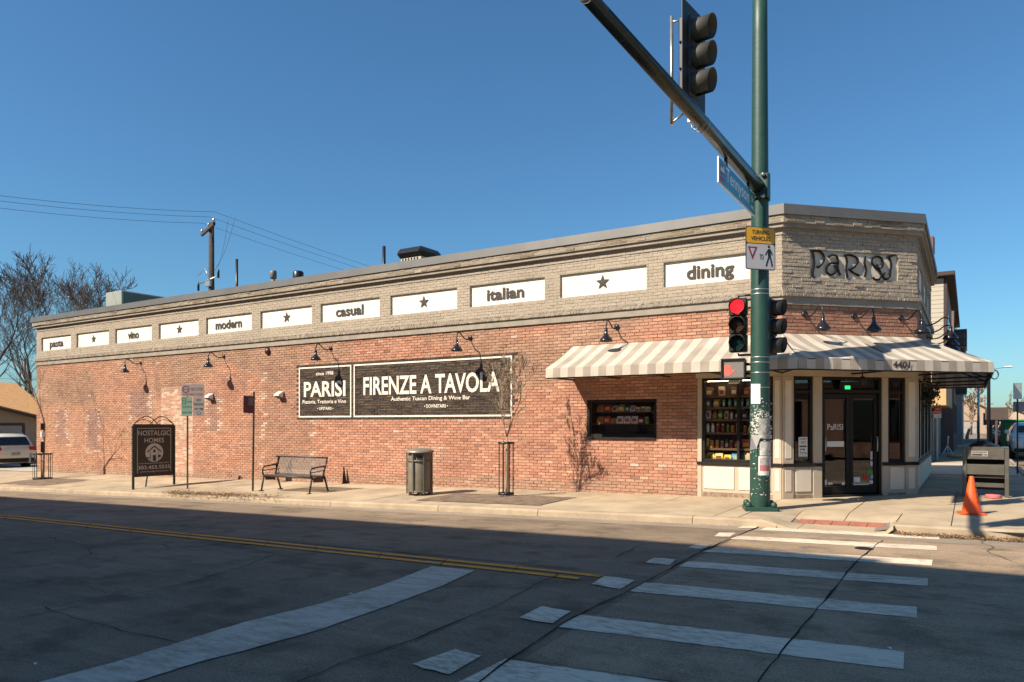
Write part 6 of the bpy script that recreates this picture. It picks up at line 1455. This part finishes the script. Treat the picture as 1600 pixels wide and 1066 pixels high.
m = MB(); m.box(-.885, -.845, .13, .60, .682, 2.42, 0, .004); m.build('upright', BRONZE, sh)
dl = mat('display_tube', (.9,.85,.7), .4, var=0, emit=(1,.80,.52), estr=14)
for x0, x1, lb in ((-1.52, -.93, 'short lit tube lamp at the top of the shop window, left one'), (-.80, -.28, 'short lit tube lamp at the top of the shop window, right one')):
    t = thing('tube_lamp', lb, 'tube lamp', (0, 0, 0), 0, 'tube lamps in the shop window'); m = MB(); m.tube([(x0, .14, 2.372), (x1, .14, 2.372)], .012, 8); m.build('lit_tube', dl, t); m = MB(); m.box(x0 - .02, x1 + .02, .115, .165, 2.388, 2.41); m.build('fitting', IRON, t)
ordn = ['first','second','third','fourth','fifth','sixth','seventh','eighth','ninth','tenth','eleventh','twelfth','thirteenth','fourteenth']
def goods(kind, x, y, z, w, h, d, c, lb, grp):
    t = thing(kind, lb, {'jar': 'jar', 'packet': 'packet', 'carton': 'carton', 'bottle': 'bottle'}[kind], (x, y, z), random.uniform(-.12, .12), grp)
    m = MB()
    if kind == 'jar': m.lathe([(0,0),(w*.46,0),(w*.5,.01),(w*.5,h*.72),(w*.4,h*.82),(0,h*.82)], 10); m.build('glass_body', GM[c], t); m = MB(); m.lathe([(w*.42,h*.82),(w*.42,h),(0,h)], 10); m.build('lid', GM['gold'] if c != 'gold' else GM['white'], t)
    elif kind == 'bottle': m.lathe([(0,0),(w*.46,0),(w*.46,h*.6),(w*.18,h*.76),(w*.17,h),(0,h)], 10); m.build('bottle_body', GM[c], t); m = MB(); m.lathe([(w*.47,h*.15),(w*.47,h*.48)], 10); m.build('label', PAPER, t)
    else:
        k = .012 if kind == 'carton' else .03
        if kind == 'packet': m.add([(-w/2,0,0),(w/2,0,0),(w/2,d,0),(-w/2,d,0),(-w*.53,-.012,h*.5),(w*.53,-.012,h*.5),(w*.53,d,h*.5),(-w*.53,d,h*.5),(-w*.46,d*.4,h),(w*.46,d*.4,h),(w*.46,d*.55,h),(-w*.46,d*.55,h)], [(0,1,5,4),(4,5,9,8),(1,2,6,5),(5,6,10,9),(2,3,7,6),(6,7,11,10),(3,0,4,7),(7,4,8,11),(8,9,10,11),(3,2,1,0)])
        else: m.box(-w/2, w/2, 0, d, 0, h, 0, .004)
        m.build('wrapper' if kind == 'packet' else 'box', GM[c], t)
        m = MB(); m.box(-w*.33, w*.33, -.0165, -.0125, h*.25, h*.68) if kind == 'packet' else m.box(-w*.38, w*.38, -.004, -.001, h*.2, h*.62); m.build('label', GM[{'white':'red','cream':'maroon','yellow':'brown','gold':'cream','blue':'cream','red':'gold','orange':'brown'}.get(c, random.choice(('cream','gold','white')))], t)
rows = [(.683, [('packet','yellow',.17,.20,.5)]*2 + [('packet','yellow',.15,.16,.5), ('packet','blue',.24,.21,.5), ('packet','gold',.20,.24,.5), ('packet','yellow',.20,.22,.5)]),
        (.978, [('carton','gold',.06,.20,1), ('jar','orange',.085,.16,1), ('jar','orange',.085,.17,1), ('jar','brown',.08,.15,1), ('bottle','brown',.06,.20,1), ('jar','maroon',.09,.16,1), ('packet','red',.12,.15,1), ('carton','red',.16,.19,1), ('jar','brown',.08,.14,1), ('packet','cream',.12,.19,1), ('jar','orange',.09,.16,1)]),
        (1.303, [('jar','white',.07,.19,1), ('jar','white',.07,.19,1), ('jar','maroon',.07,.18,1), ('jar','maroon',.07,.18,1), ('jar','green',.06,.16,1), ('jar','orange',.08,.15,1), ('carton','cream',.09,.19,1), ('jar','brown',.08,.14,1), ('packet','gold',.10,.15,1), ('packet','gold',.10,.15,1), ('packet','gold',.10,.15,1)]),
        (1.578, [('packet','cream',.10,.19,1), ('packet','orange',.08,.16,1), ('packet','green',.09,.18,1), ('packet','cream',.08,.17,1), ('jar','white',.06,.15,1), ('packet','blue',.10,.15,1), ('packet','dark blue',.10,.15,1), ('packet','blue',.10,.14,1), ('packet','green',.09,.18,1), ('packet','cream',.09,.18,1)]),
        (1.828, [('packet','brown',.09,.16,1), ('packet','gold',.12,.17,1), ('carton','teal',.055,.16,1), ('carton','teal',.055,.16,1), ('carton','teal',.055,.16,1), ('carton','teal',.055,.16,1), ('carton','teal',.055,.16,1), ('packet','gold',.10,.16,1), ('packet','brown',.10,.15,1)]),
        (2.063, [('carton','brown',.13,.18,1), ('carton','cream',.12,.19,1), ('carton','brown',.12,.18,1), ('carton','maroon',.11,.15,1), ('carton','brown',.12,.16,1)])]
rown = ['bottom', 'second', 'third', 'fourth', 'fifth', 'top']
for ri, (z, its) in enumerate(rows):
    tot = sum(i[2] for i in its); gap = max(.006, (1.28 - tot)/len(its)) if ri else .012; x = -1.57
    for k, (kd, c, w, h, _) in enumerate(its):
        if x + w > -.25: break
        goods(kd, x + w/2, .18 + random.uniform(0, .03), z, w*.97, h, .12 if kd != 'packet' else .10, c, f'{c} {kd} on the {rown[ri]} shelf of the shop window, {ordn[k]} from its left end', 'goods in the shop window'); x += w + gap
sh2 = thing('display_shelves', 'dark shelves behind the small window in the brick wall', 'shelf', (0,0,0))
a, b, c_, d_ = WIN
for z in (1.46, 1.73): m = MB(); m.box(a + .01, b - .01, .22, .62, z, z + .02); m.build('shelf', SHELF, sh2)
m = MB(); m.box(a + .35, b - .12, .20, .26, 1.26, 1.44); m.build('counter_front', BRONZE, sh2)
its1 = [('packet','orange',.16,.17),('packet','red',.16,.17),('packet','cream',.13,.14),('packet','gold',.14,.16),('packet','blue',.10,.13),('packet','white',.11,.14),('carton','white',.09,.10),('carton','cream',.10,.11),('carton','white',.09,.10)]
its2 = [('packet','orange',.15,.16),('packet','red',.14,.17),('packet','orange',.12,.13),('packet','white',.15,.17),('packet','white',.15,.17),('packet','white',.15,.17),('packet','maroon',.12,.14),('jar','green',.10,.15)]
for z, its, nm in ((1.752, its1, 'upper'), (1.482, its2, 'lower')):
    x = a + .14
    for k, (kd, c, w, h) in enumerate(its):
        if x + w > b - .05: break
        goods(kd, x + w/2, .25, z, w, h, .10, c, f'{c} {kd} on the {nm} shelf of the small window, {ordn[k]} from its left', 'goods in the small window'); x += w + .025
# window poster, exit light, lamp under the awning, dining table inside
t = thing('window_poster', 'white lettered poster in the narrow window left of the entrance', 'poster', (0,0,0))
m = MB(); pbox(m, CHA, .40, .60, .83, 1.22, -.0545, -.052); m.build('poster_sheet', PAPER, t)
m = MB()
for s, u0, u1, z0, z1 in (('FARMERS', .42, .58, 1.165, 1.20), ('ARTS', .45, .57, 1.09, 1.14)): put_text(m, s, CHA[0], CHA[1], (0,0,1), CHA[2]*-.051, u0, u1, z0, z1, .01)
pbox(m, CHA, .42, .58, 1.02, 1.05, -.0515, -.0505)
for u, z, w in ((.44,.96,.03),(.49,.96,.05),(.43,.90,.02),(.47,.885,.02),(.51,.90,.02),(.55,.88,.025)): pbox(m, CHA, u, u + w, z, z + .03, -.0515, -.0505)
m.build('lettering', INK, t)
t = thing('exit_light', 'small lit green sign glowing behind the glass over the doors', 'exit light', P3(CHA, 1.72, 2.23, -.35))
m = MB(); m.obox((0,0,0), CHA[1], -CHA[2], (0,0,1), .11, .03, .06, 0, .008); m.build('case', IRON, t); m = MB(); m.obox(CHA[2]*.033, CHA[1], -CHA[2], (0,0,1), .06, .003, .035); m.build('lit_face', mat('green_lit', (.02,.5,.12), .4, var=.2, emit=(.02,1,.2), estr=1.2), t)
t = thing('entrance_lamp', 'dark lantern hung under the awning above the doors', 'lantern', P3(CHA, 1.58, 2.42, .30))
m = MB(); m.lathe([(0,.0),(.03,-.0),(.09,-.05),(.10,-.07),(.07,-.08),(.07,-.17),(.03,-.2),(0,-.2)], 10); m.build('shade', IRON, t); m = MB(); m.tube([(0,0,0),(0,0,.20)], .012, 6); m.build('rod', IRON, t)
for i, (x, y, lb) in enumerate(((.6, 4.3, 'dark dining table inside behind the left door'), (1.1, 6.2, 'dark dining table deep inside the restaurant'))):
    t = thing('dining_table', lb, 'table', (x, y, .05), .4, 'tables inside the restaurant'); m = MB(); m.box(-.4, .4, -.4, .4, .72, .76, 0, .01); m.build('table_top', SHELF, t); m = MB(); m.tube([(0,0,0),(0,0,.72)], .05, 8); m.build('leg', BLACK, t); m = MB(); m.lathe([(0,.0),(.28,0),(.26,.03),(0,.04)], 14); m.build('foot', BLACK, t)
